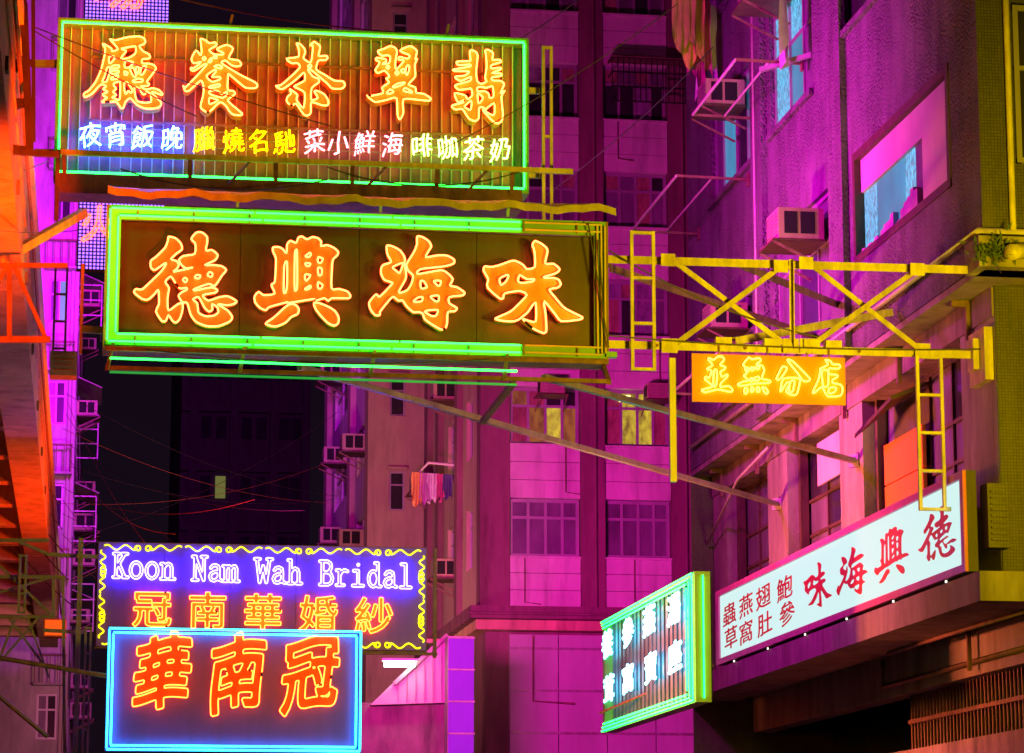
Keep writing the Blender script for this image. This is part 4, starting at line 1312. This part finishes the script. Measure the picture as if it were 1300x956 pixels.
a, b = PXY(801, 470, YTR - .1), PXY(831, 294, YTR - .1)
ladder('short yellow ladder frame crossing both chords of the truss', plane('-Y', YTR - .1), a.x, b.x, a.z, b.z, 4, M_FRAME_Y, .036)
a, b = PXY(1167, 648, YTR - .1), PXY(1196, 452, YTR - .1)
ladder('yellow ladder hanging from the truss before the white light box', plane('-Y', YTR - .1), a.x, b.x, a.z, b.z, 5, M_FRAME_Y, .036)
top(MB().bar((b.x, YTR - .1, a.z + .02), (XL, YTR - .1, a.z + .02), .045), 'tie_bar', M_FRAME_Y, Vector((b.x, YTR - .1, a.z)), 'yellow tie bar from the hanging ladder foot to the corner pillar', 'bar')

def strut(name, a, b, w, m, label):
    t = thing(name, label, 'strut', b, 'raking struts of the signs')
    MB().bar(a, b, w, w).build('box_section', m, t)
    d = (Vector(a) - Vector(b)).normalized()
    MB().bar(Vector(b) + d * .02, Vector(b) + d * .1, w * 2.2, w * 2.6).build('foot_plate', m, t)
    return t
strut('raking_strut', PXY(380, 466, YL + .55), P(990, 641, X=XL), .066, M_STEEL_G, 'long grey raking strut from under the dark sign to the far pillar')
strut('raking_strut', PXY(690, 479, YL + .55), P(1088, 586, X=XL), .066, M_STEEL_G, 'shorter grey raking strut from the dark sign to the middle pillar')
top(MB().bar(PXY(652, 486, YL + .45), P(612, 536, Y=32.2), .06), 'raking_brace', M_STEEL, PXY(652, 486, YL + .45), 'short brown brace between the dark sign and the long strut', 'strut')
a = PXY(853, 455, YTR + .1)
b = PXY(856, 612, YTR + .1)
top(MB().bar(a, Vector((a.x, a.y, b.z)), .07), 'hanger_post', M_PIPE, Vector((a.x, a.y, b.z)), 'upright hanger post between truss and long raking strut', 'post')

# ------------------------------------------------------------------ branch sign 並無分店
bs = thing('neon_sign', 'small orange panel sign with four neon characters hung below the truss', 'sign', (7.35, 30, 7.05), 'signs over the street')
pB = plane('-Y', YTR - .02)
c0, c1, e0, e1 = 6.49, 8.23, 7.06, 7.60
MB().pbox(pB, c0, c1, e0, e1, -.03, 0).build('panel', M_OPAN, bs)
N_AMB2 = glow('neon_amber_bright', (1.0, .5, .05), 6.0)
for ch in '並無分店':
    neon_char(bs, brush_on(ch, YTR - .05), pB, N_AMB2, .0095, .035, name='character')
for x in (6.75, 7.3, 7.75, 8.0):
    MB().pbox(pB, x, x + .18, 7.70, 7.78, -.06, .07).build('clamp_box', M_FRAME_Y, bs)
    MB().bar(pB(x + .05, 7.6, .0), pB(x + .05, 7.72, .0), .015).build('hanger', M_STEEL, bs)

# ------------------------------------------------------------------ white light box on the ledge
XW = 9.36
lx = thing('light_box_sign', 'long white light box with red characters and magenta frame on the ledge', 'sign', (XW, 36, 5.13), 'signs over the street')
pW = plane('-X', XW)
wy0, wy1, wz0, wz1 = 29.5, 41.9, 5.16, 6.27
MB().pbox(pW, wy0, wy1, wz0, wz1, -.14, -.03).build('case', M_STEEL_K, lx)
MB().pbox(pW, wy0 + .06, wy1 - .1, wz0 + .09, wz1 - .09, -.029, -.015).build('lit_face', M_LBOX, lx)
for a in ((wy0, wy1, wz1 - .085, wz1), (wy0, wy1, wz0, wz0 + .085), (wy0, wy0 + .12, wz0 + .086, wz1 - .086), (wy1 - .2, wy1, wz0 + .086, wz1 - .086)):
    MB().pbox(pW, *a, -.028, .012).build('frame', M_MAG, lx)
def red_char(ch, x, y, w, h, loops):
    qq = P(x, y, X=XW)
    mb = MB()
    for g in group_loops(place(loops, qq.y, qq.z, w, h, -1)):
        mb.extrude(g, pW, -.014, -.008)
    fix(mb.build('character', M_REDPAINT, lx))
for ch, x, y in (('德', 1188, 679), ('興', 1130, 703), ('海', 1080, 727), ('味', 1037, 743)):
    lo = offset_loops(brush_unit(ch), -.012, 110)
    red_char(ch, x, y, 1.5, .66, lo)
for ch, x, y in (('蟲', 925, 780), ('草', 927, 810), ('燕', 946, 769), ('窩', 946, 803), ('翅', 968, 758), ('肚', 970, 792), ('鮑', 995, 747), ('參', 998, 779)):
    lo = offset_loops(glyph_n(ch, .1), .006)
    red_char(ch, x, y, .92, .34, lo)
for i in range(6):
    y = 30.2 + i * 2.1
    MB().box(XW - .015, XW + .0, y, y + .03, wz0 - .045, wz0 - .02).build('spot_lamp', L_WHITE, lx)

# ------------------------------------------------------------------ green bordered sign by the far end of the corner building
XG = 7.5
gs = thing('neon_sign', 'slanted neon sign of glaring ice white characters with green border beside the light box', 'sign', (XG, 38, 4.3), 'signs over the street')
pG = plane('-X', XG)
g0, g1, h0, h1 = 34.8, 41.3, 4.1, 5.74
for a in ((g0, g1, h1 - .05, h1), (g0, g1, h0, h0 + .05), (g0, g0 + .14, h0 + .052, h1 - .052), (g1 - .14, g1, h0 + .052, h1 - .052)):
    MB().pbox(pG, *a, -.2, 0).build('rim', M_SIGNGRN, gs)
nb = 44
for i in range(nb):
    y = g0 + .15 + (g1 - g0 - .3) * i / nb
    w = (g1 - g0 - .3) / nb
    MB().pbox(pG, y + .008, y + w - .008, h0 + .053, h1 - .053, -.17, -.14 + .02 * (i % 2)).build('board', M_TEAL, gs)
MB().pbox(pG, g0 + .02, g1 - .02, h0 + .06, h1 - .06, -.22, -.175).build('backing', M_BLACK, gs)
for o_ in (.03, .1, .17):
    for a, b in (((g0 + o_ * 2.4, h1 - o_ * .7), (g1 - o_, h1 - o_ * .7)), ((g0 + o_ * 2.4, h0 + o_ * .7), (g1 - o_, h0 + o_ * .7)), ((g0 + o_ * 2.4, h0 + o_), (g0 + o_ * 2.4, h1 - o_))):
        tube_part(gs, [pG(*a, .025), pG(*b, .025)], .013, N_GREEN_S)
for xo in (.1,):
    tube_part(gs, [(XG + xo, g0 - .03, h0 + .05), (XG + xo, g0 - .03, h1 - .05)], .011, N_GREEN_S)
for ch, x, y in (('湯', 855, 774), ('燕', 824, 788), ('參', 797, 803), ('養', 771, 818), ('座', 857, 834), ('寶', 826, 848), ('窩', 797, 862), ('茸', 773, 875)):
    qq = P(x, y, X=XG)
    neon_char(gs, place(glyph_n(ch, .08), qq.y, qq.z, .86, .42, -1), pG, N_ICE, .014, .0, n=5)
st = MB()
top(MB().tube([P(762, 905, X=XG - .2), P(905, 845, X=XG + .6)], .02, 5), 'guy_rod', M_STEEL, P(762, 905, X=XG - .2), 'thin brown rod crossing the foot of the slanted green sign', 'rod')

# ------------------------------------------------------------------ bridal sign
YK = 40.0
ks = thing('neon_sign', 'violet neon sign reading Koon Nam Wah Bridal with a yellow scroll border', 'sign', (2.4, YK, 5.2), 'signs over the street')
pK = plane('-Y', YK)
k0, k1, l0, l1 = .08, 4.72, 5.16, 6.62
for i in range(5):
    w = (k1 - k0) / 5
    MB().pbox(pK, k0 + i * w + .003, k0 + (i + 1) * w - .003, l0, l1, -.08, 0).build('panel', M_BLUEPAN, ks)
MB().pbox(pK, k0 - .02, k1 + .02, l0 - .02, l1 + .02, -.2, -.085).build('case', M_STEEL, ks)
def arc(cx, cy, rx, ry, a0, a1, n=14):
    return [(cx + rx * math.cos(math.radians(a0 + (a1 - a0) * i / n)), cy + ry * math.sin(math.radians(a0 + (a1 - a0) * i / n))) for i in range(n + 1)]
SL = lambda x0, x1, y: [(x0, y), (x1, y)]
LET = {
 'K': [[(.14, 0), (.14, 1)], SL(.02, .28, 0), SL(.02, .28, 1), [(.14, .38), (.52, 1)], SL(.4, .64, 1), [(.27, .56), (.54, 0)], SL(.44, .68, 0)],
 'o': [arc(.33, .33, .25, .33, 0, 360, 24)],
 'n': [[(.14, 0), (.14, .64)], SL(.02, .14, .64), SL(.02, .26, 0), [(.14, .45), (.22, .58), (.34, .65), (.45, .6), (.5, .46), (.5, 0)], SL(.4, .64, 0)],
 'N': [[(.12, 0), (.12, 1)], SL(.0, .26, 0), SL(.0, .16, 1), [(.12, 1), (.52, 0)], [(.52, 0), (.52, 1)], SL(.4, .66, 1)],
 'a': [[(.12, .54), (.2, .64), (.34, .66), (.46, .6), (.48, .46), (.48, .05), (.62, 0)], [(.48, .38), (.3, .38), (.14, .3), (.08, .17), (.15, .03), (.28, 0), (.4, .06), (.48, .16)]],
 'm': [[(.06, 0), (.06, .64)], SL(-.04, .06, .64), SL(-.04, .16, 0), [(.06, .48), (.14, .62), (.24, .64), (.3, .55), (.3, 0)], SL(.26, .38, 0), [(.3, .5), (.4, .63), (.5, .64), (.56, .54), (.56, 0)], SL(.5, .68, 0)],
 'W': [[(.04, 1), (.18, 0), (.33, .7), (.48, 0), (.62, 1)], SL(-.06, .18, 1), SL(.5, .74, 1)],
 'h': [[(.14, 0), (.14, 1)], SL(.02, .14, 1), SL(.02, .26, 0), [(.14, .45), (.22, .58), (.34, .65), (.45, .6), (.5, .46), (.5, 0)], SL(.4, .64, 0)],
 'B': [[(.14, 0), (.14, 1)], [(.02, 0), (.4, 0), (.55, .08), (.6, .27), (.52, .46), (.38, .53), (.14, .53)], [(.02, 1), (.36, 1), (.5, .92), (.54, .76), (.48, .6), (.38, .53)]],
 'r': [[(.2, 0), (.2, .64)], SL(.06, .2, .64), SL(.06, .4, 0), [(.2, .42), (.3, .58), (.42, .65), (.56, .6)]],
 'i': [[(.32, 0), (.32, .64)], SL(.12, .32, .64), SL(.08, .56, 0), [(.32, .9), (.33, .91)]],
 'd': [[(.5, 0), (.5, 1)], SL(.36, .5, 1), SL(.5, .64, 0), arc(.29, .32, .21, .33, 0, 360, 22)],
 'l': [[(.32, 0), (.32, 1)], SL(.12, .32, 1), SL(.08, .56, 0)],
}
word = 'Koon Nam Wah Bridal'
adv = .2335
for i, ch in enumerate(word):
    if ch == ' ':
        continue
    qq = PXY(143 + i * 20.15, 733 + i * .72, YK)
    lo = [[(qq.x + x * .31, qq.z + y * .33) for x, y in l] for l in stroke_loops(LET[ch], .052, 46)]
    neon_char(ks, lo, pK, N_WHT, .0095, .04, n=5, name='letter')
for i, ch in enumerate('冠南華婚紗'):
    qq = PXY(193 + i * 70.3, 774 + i * 2.2, YK)
    lo = place(offset_loops(glyph_n(ch), .012, 80), qq.x, qq.z, .56, .54)
    neon_char(ks, lo, pK, N_AMBER, .0085, .05, M_PLATE, .0, .02, n=5)
def scroll(a, b, side, n, label=None):
    """wavy tube with curls between two corner points on the panel"""
    a, b = Vector((*a, 0)), Vector((*b, 0))
    ax = (b - a).normalized()
    pr_ = Vector((-ax.y, ax.x, 0)) * side
    L = (b - a).length
    for k in range(n):
        p0 = a + ax * (L * k / n)
        l = L / n
        fl = 1 if k % 2 == 0 else -1
        c = []
        for j in range(25):
            t = j / 24
            if fl < 0:
                t = 1 - t
            u = .04 + .78 * (j / 24)
            w = .035 * math.sin(u * 2 * math.pi * 2.2)
            c.append(p0 + ax * (l * (u if fl > 0 else 1 - u)) + pr_ * w)
        tip = c[-1]
        # the curl
        cen = tip + ax * (fl * .03) + pr_ * .02
        r0 = (tip - cen).length
        a0 = math.atan2((tip - cen).dot(pr_), (tip - cen).dot(ax))
        for j in range(1, 19):
            t = j / 18
            an = a0 - fl * t * 2 * math.pi * 1.2
            rr_ = r0 * (1 - .75 * t) + .012
            c.append(cen + ax * (rr_ * math.cos(an)) + pr_ * (rr_ * math.sin(an)))
        tube_part(ks, [pK(v.x, v.y, .03) for v in c], .012, N_LIME, 'scroll_tube', 5)
scroll((k0 + .06, l1 - .07), (k1 - .06, l1 - .07), 1, 8)
scroll((k0 + .06, l0 + .06), (k1 - .06, l0 + .06), -1, 8)
scroll((k0 + .07, l0 + .1), (k0 + .07, l1 - .1), 1, 4)
scroll((k1 - .07, l0 + .1), (k1 - .07, l1 - .1), -1, 4)
MB().pbox(pK, k1 - .9, k1 + .16, l0 - .07, l0 - .03, .0, .04).build('lower_rail', M_STEEL, ks)
MB().pbox(pK, k1 + .1, k1 + .15, l0 - .1, l1, -.05, .0).build('end_post', M_STEEL, ks)

# ------------------------------------------------------------------ cyan bordered sign in front of it
YH = 36.0
hs_ = thing('neon_sign', 'violet neon sign of three large red brush characters with cyan tube border', 'sign', (1.8, YH, 3.5), 'signs over the street')
pH = plane('-Y', YH)
m0, m1, n0, n1 = .22, 3.43, 3.5, 5.05
MB().pbox(pH, m0, m1, n0, n1, -.22, -.1).build('panel', M_BLUEPAN, hs_)
for a in ((m0, m1, n1 - .03, n1), (m0, m1, n0, n0 + .03), (m0, m0 + .03, n0 + .032, n1 - .032), (m1 - .03, m1, n0 + .032, n1 - .032)):
    MB().pbox(pH, *a, -.099, 0).build('rim', M_BLUEPAN, hs_)
for o_ in (.02, .07):
    rect_tube(hs_, pH, m0 + o_, m1 - o_, n0 + o_, n1 - o_, .0 if o_ > .05 else .03, .0125, N_CYAN)
for ch, x in (('華', 206), ('南', 301), ('冠', 394)):
    qq = PXY(x, 856, YH)
    lo = offset_loops(glyph_n(ch, .12), .026, 90)
    lo = [[(px_ + .03 * math.sin(5 * py_), py_ + .03 * math.sin(6 * px_ + 1)) for px_, py_ in l] for l in lo]
    neon_char(hs_, place(lo, qq.x, qq.z, .74, .98), pH, N_AMBER, .0095, -.01, M_PLATE_R, -.09, -.05, n=5)

# ------------------------------------------------------------------ violet LED board
YD = 50.0
ld = thing('led_sign', 'tall violet LED dot board hanging behind the ribbed neon sign', 'sign', (.4, YD, 12.8), 'signs over the street')
pD = plane('-Y', YD)
for z0, z1 in ((12.75, 14.2), (14.3, 15.5), (15.6, 16.9), (17.0, 18.6)):
    MB().pbox(pD, -.42, 1.16, z0, z1, -.12, 0).build('module', M_BLACK, ld)
dots = MB()
for j in range(88):
    z = 12.8 + j * .066
    if any(abs(z - g) < .07 for g in (14.25, 15.55, 16.95)):
        continue
    for i in range(23):
        x = -.37 + i * .066
        rr_ = .021
        c = pD(x, z, .012)
        b0 = len(dots.v)
        dots.v += [c + Vector((-rr_, 0, -rr_)), c + Vector((rr_, 0, -rr_)), c + Vector((rr_, 0, rr_)), c + Vector((-rr_, 0, rr_)), c + Vector((0, -.012, 0))]
        dots.f += [[b0, b0 + 1, b0 + 4], [b0 + 1, b0 + 2, b0 + 4], [b0 + 2, b0 + 3, b0 + 4], [b0 + 3, b0, b0 + 4]]
dd_ = dots.build('led_dots', N_LED, ld)
dd_['kind'] = 'stuff'
for ch, x, y, w in (('場', 152, -18, 1.0), ('火', 126, 284, .7)):
    qq = PXY(x, y, YD - .06)
    neon_char(ld, place(glyph_n(ch, .1), qq.x, qq.z, w), pD, N_LEDR, .022, .06, n=5)
MB().bar((.2, YD + .05, 18.6), (-.6, YD + .05, 18.6), .08).build('hanger_beam', M_STEEL, ld)


# ------------------------------------------------------------------ steelwork on the left
af = thing('anchor_frame', 'dark steel lattice frame standing before the orange fascia beside the ribbed sign', 'steel frame', PXY(35, 200, 25.0))
g = lambda x, y: PXY(x, y, 25.0)
for a, b, w in (((27, -25), (30, 5), .06), ((30, 5), (38, 192), .07), ((42, -10), (43, 180), .035), ((-30, 80), (40, 80), .055), ((-30, 128), (40, 130), .055), ((-40, 190), (75, 196), .05), ((-30, 40), (30, 18), .055), ((-30, 105), (34, 84), .05), ((-30, 180), (36, 190), .045), ((-20, 48), (30, 74), .014), ((-30, 150), (38, 132), .04)):
    MB().bar(g(*a), g(*b), w).build('member', M_STEEL_K, af)
for a, b in (((44, 81), (78, 81)), ((44, 194), (78, 195))):
    MB().bar(PXY(*a, 32.7), PXY(*b, 32.7), .08).build('sign_tie', M_SIGNGRN, us)
of = thing('sign_lattice', 'orange lit steel lattice beneath the orange overhang', 'steel frame', PXY(20, 431, 28.0))
g = lambda x, y: PXY(x, y, 28.0)
for a, b, w in (((-60, 337), (86, 337), .045), ((-60, 431), (64, 431), .06), ((12, 337), (12, 431), .05), ((19, 340), (58, 429), .04), ((-14, 380), (8, 340), .04)):
    MB().bar(g(*a), g(*b), w).build('member', M_STEEL, of)
top(MB().bar(PXY(-60, 366, 27.5), PXY(106, 270, 30.6), .09), 'raking_strut', M_FRAME_Y, PXY(0, 332, 27.5), 'olive raking strut running from the orange building to the dark sign', 'strut')
pq = plane('-Y', 44)
a, b = PXY(65, 478, 44), PXY(87, 338, 44)
ladder('dark ladder cage before the violet tenement', pq, a.x, b.x, a.z, b.z, 5, M_STEEL, .035)
bx_ = thing('sign_gear_box', 'small slatted metal gear box at the foot of the dark ladder cage', 'box', PXY(78, 475, 44))
a, b = PXY(63, 476, 43.8), PXY(98, 446, 43.8)
MB().box(a.x, b.x, 43.8, 44.2, a.z, b.z).build('casing', M_STEEL_G, bx_)
for i in range(4):
    z = a.z + .08 + i * .08
    MB().box(a.x + .05, b.x - .05, 43.78, 43.799, z, z + .03).build('slat', M_STEEL, bx_)
a, b = PXY(102, 450, 31), PXY(102, 335, 31)
pst = thing('sign_post', 'slim olive post with green tie beside the dark neon sign', 'post', a)
MB().bar(a, Vector((a.x, a.y, b.z)), .035).build('post', M_FRAME_Y, pst)
MB().bar(PXY(104, 418, 31), PXY(138, 420, 31), .075).build('tie', M_SIGNGRN, pst)
# lower left frames
lf = thing('sign_scaffold', 'violet lit steel scaffold of crossing bars below the orange overhang', 'scaffold', PXY(40, 900, 38))
g = lambda x, y: PXY(x, y, 38)
for a, b, w in (((-30, 686), (62, 686), .045), ((20, 686), (62, 704), .04), ((62, 704), (124, 707), .05), ((-30, 732), (83, 733), .05), ((80, 732), (82, 960), .04), ((-20, 783), (68, 783), .04),
                ((-20, 700), (68, 783), .035), ((0, 752), (66, 733), .03), ((68, 735), (68, 783), .04), ((20, 783), (-10, 860), .035), ((10, 783), (60, 850), .03), ((50, 783), (0, 840), .03), ((35, 783), (62, 860), .025), ((55, 800), (110, 803), .045)):
    MB().bar(g(*a), g(*b), w).build('member', M_STEEL_G, lf)
for lab, x0, x1, y0, y1, n_ in (('tall violet lit ladder beside the bridal sign', 92, 106, 960, 683, 12), ('lower violet lit ladder beside the cyan bordered sign', 103, 117, 960, 796, 6), ('small violet lit ladder on the steel scaffold', 22, 35, 779, 704, 4)):
    a, b = PXY(x0, y0, 37.8), PXY(x1, y1, 37.8)
    ladder(lab, plane('-Y', 37.8), a.x, b.x, a.z, b.z, n_, M_STEEL_G, .03)
for (p_, q_, lab) in (((-20, 832), (134, 858), 'brown pipe strut reaching the cyan bordered sign'), ((-20, 868), (60, 935), 'lower pipe strut under the steel scaffold')):
    top(MB().tube([PXY(*p_, 35.5), PXY(*q_, 35.9)], .03, 6), 'pipe_strut', M_STEEL, PXY(*p_, 35.5), lab, 'strut')
ob = thing('shop_sign_box', 'small bright orange lit sign box under the overhang', 'sign', PXY(70, 808, 44))
a, b = PXY(55, 808, 44), PXY(84, 786, 44)
MB().box(a.x, b.x, 44, 44.3, a.z, b.z).build('case', M_ORANGE, ob)
MB().box(a.x + .02, b.x - .02, 43.97, 43.998, a.z + .02, b.z - .02).build('lit_face', mat('sign_face_orange', (.3, .08, .02), .5, var=.3, scale=8, emit=(1, .12, .01), es=.9), ob)

# ------------------------------------------------------------------ shops at the foot of the pink block
sc_ = thing('shop_canopy', 'white shop canopy lit by a fluorescent lamp below the bridal sign', 'canopy', (6.5, 57, 5))
y0_ = 56.0
pts_c = [PXY(470, 895, y0_), PXY(500, 866, y0_), PXY(566, 806, y0_), PXY(566, 892, y0_)]
mb = MB()
mb.extrude([[(v.x, v.z) for v in pts_c]], plane('-Y', y0_), -.15, 0)
fix(mb.build('side_panel', M_BOARD, sc_))
for i in range(6):
    a = PXY(505 + i * 11, 864 - i * 10, y0_)
    MB().box(a.x, a.x + .025, y0_ - .03, y0_ - .002, PXY(500, 890, y0_).z, a.z).build('joint_cover', M_STEEL_G, sc_)
MB().box(PXY(455, 893, 56.4).x, PXY(566, 893, 56.4).x, 56.2, 57.5, .12, PXY(470, 893, 56.4).z).build('shop_wall', M_CONC_D, sc_)
a, b = PXY(500, 868, y0_ - .1), PXY(568, 806, y0_ - .1)
MB().bar(a, b, .1, .08).build('edge_trim', M_STEEL_G, sc_)
a, b = PXY(440, 822, 57.5), PXY(566, 812, 57.5)
MB().box(a.x, b.x, 56.2, 58.5, a.z, a.z + .08).build('roof', M_ORANGE, sc_)
a, b = PXY(488, 846, 55.6), PXY(527, 846, 55.6)
MB().box(a.x, b.x, 55.6, 55.7, a.z, a.z + .1).build('lamp_tube', glow('canopy_fluorescent', (1, .93, .8), 22), sc_)
MB().box(a.x - .05, b.x + .05, 55.58, 55.72, a.z + .11, a.z + .16).build('lamp_casing', M_WHITE, sc_)
vb_ = thing('sign_column', 'violet lit upright sign box beside the white shop canopy', 'sign', PXY(585, 960, 55))
a, b = PXY(568, 960, 55), PXY(602, 808, 55)
MB().box(a.x, b.x, 55, 55.5, 3, b.z).build('case', M_STEEL_G, vb_)
for k_ in range(5):
    z_ = b.z - .02 - k_ * .62
    MB().box(a.x - .01, b.x + .01, 54.94, 54.968, z_ - .03, z_).build('band', M_STEEL_G, vb_)
MB().box(a.x + .01, b.x - .01, 54.97, 54.998, 3, b.z - .02).build('lit_face', mat('sign_face_violet', (.1, .02, .2), .5, var=.15, emit=(.16, 0, .6), es=.75), vb_)

# ------------------------------------------------------------------ cables
def cable(pts, sag, label, m=None, r=.008):
    a, b = Vector(pts[0]), Vector(pts[1])
    c = [a.lerp(b, i / 14) - Vector((0, 0, 4 * sag * (i / 14) * (1 - i / 14))) for i in range(15)]
    top(MB().tube(c, r, 4), 'overhead_cable', m or M_CABLE, a, label, 'cable', 'overhead cables')
for (p_, q_, sg, lab) in (((5.3, 29.93, 9.0), (5.52, 29.92, 7.6), -.02, 'loose black wire down the burnt out end of the dark sign'), ((5.42, 29.93, 8.8), (5.47, 29.92, 7.9), .0, 'second loose wire on the burnt out end of the dark sign'),
                         ((5.55, 30.05, 8.72), (7.9, 30.0, 7.8), .12, 'black feed cable sagging from the dark sign to the orange panel'), ((5.5, 30.0, 7.75), (9.8, 30.0, 7.72), .06, 'black feed cable tied along the lower truss chord'),
                         ((.2, 32.2, 10.0), (2.6, 32.15, 9.95), .18, 'black wire drooping under the left half of the ribbed sign'), ((2.6, 32.15, 10.1), (4.9, 32.2, 10.15), .2, 'black wire drooping under the right half of the ribbed sign'),
                         ((.5, 29.85, 7.42), (4.2, 29.85, 7.42), .1, 'black wire drooping through the cage of the dark sign')):
    cable((p_, q_), sg, lab, M_CABLE, .01)
cable((PXY(40, 33, 31.2), PXY(420, 160, 31.6)), .05, 'thin black cable slanting across the face of the ribbed sign')
cable((PXY(45, 40, 31), PXY(250, 148, 31.6)), .04, 'short black cable crossing the first ribbed sign characters')
cable((PXY(560, 190, 31.6), PXY(860, 5, 33)), .1, 'black cable rising from the ribbed sign past the pink block')
cable((PXY(690, 250, 33), PXY(905, 60, 38)), .1, 'lower black cable rising toward the stucco front')
cable((PXY(200, -8, 34), PXY(605, 46, YU + .1)), .12, 'orange rope tied to the top of the ribbed sign', M_CABLE_R, .012)
cable((PXY(640, 60, 33), PXY(745, -10, 36)), .05, 'thin cable at the upper corner of the ribbed sign')
rc = random.Random(9)
for i in range(14):
    y1 = 500 + i * 16 + rc.uniform(-8, 8)
    a = PXY(78 + rc.uniform(0, 14), y1, 62 + rc.uniform(-4, 6))
    b = PXY(300 + rc.uniform(-100, 150), 690 + rc.uniform(-60, 120), 46 + rc.uniform(-3, 3)) if i % 3 else PXY(430, 560 + rc.uniform(-60, 90), 74)
    cable((a, b), .4, 'slack telephone cable fanning out across the dark gap', M_CABLE_R if i % 2 else M_CABLE, .006)
for i in range(5):
    cable((P(-10, 470 + i * 45, X=-1.9), P(75 + i * 4, 640 + i * 32, Y=52)), .15, 'thin cable strung beneath the orange overhang', M_CABLE, .012)
cable((PXY(-10, 226, 25), PXY(60, 205, 32)), .02, 'thin cable across the orange fascia', M_CABLE, .006)
cable((PXY(-10, 292, 25), PXY(100, 292, 34)), .03, 'second thin cable below the olive strut', M_CABLE, .006)

#END
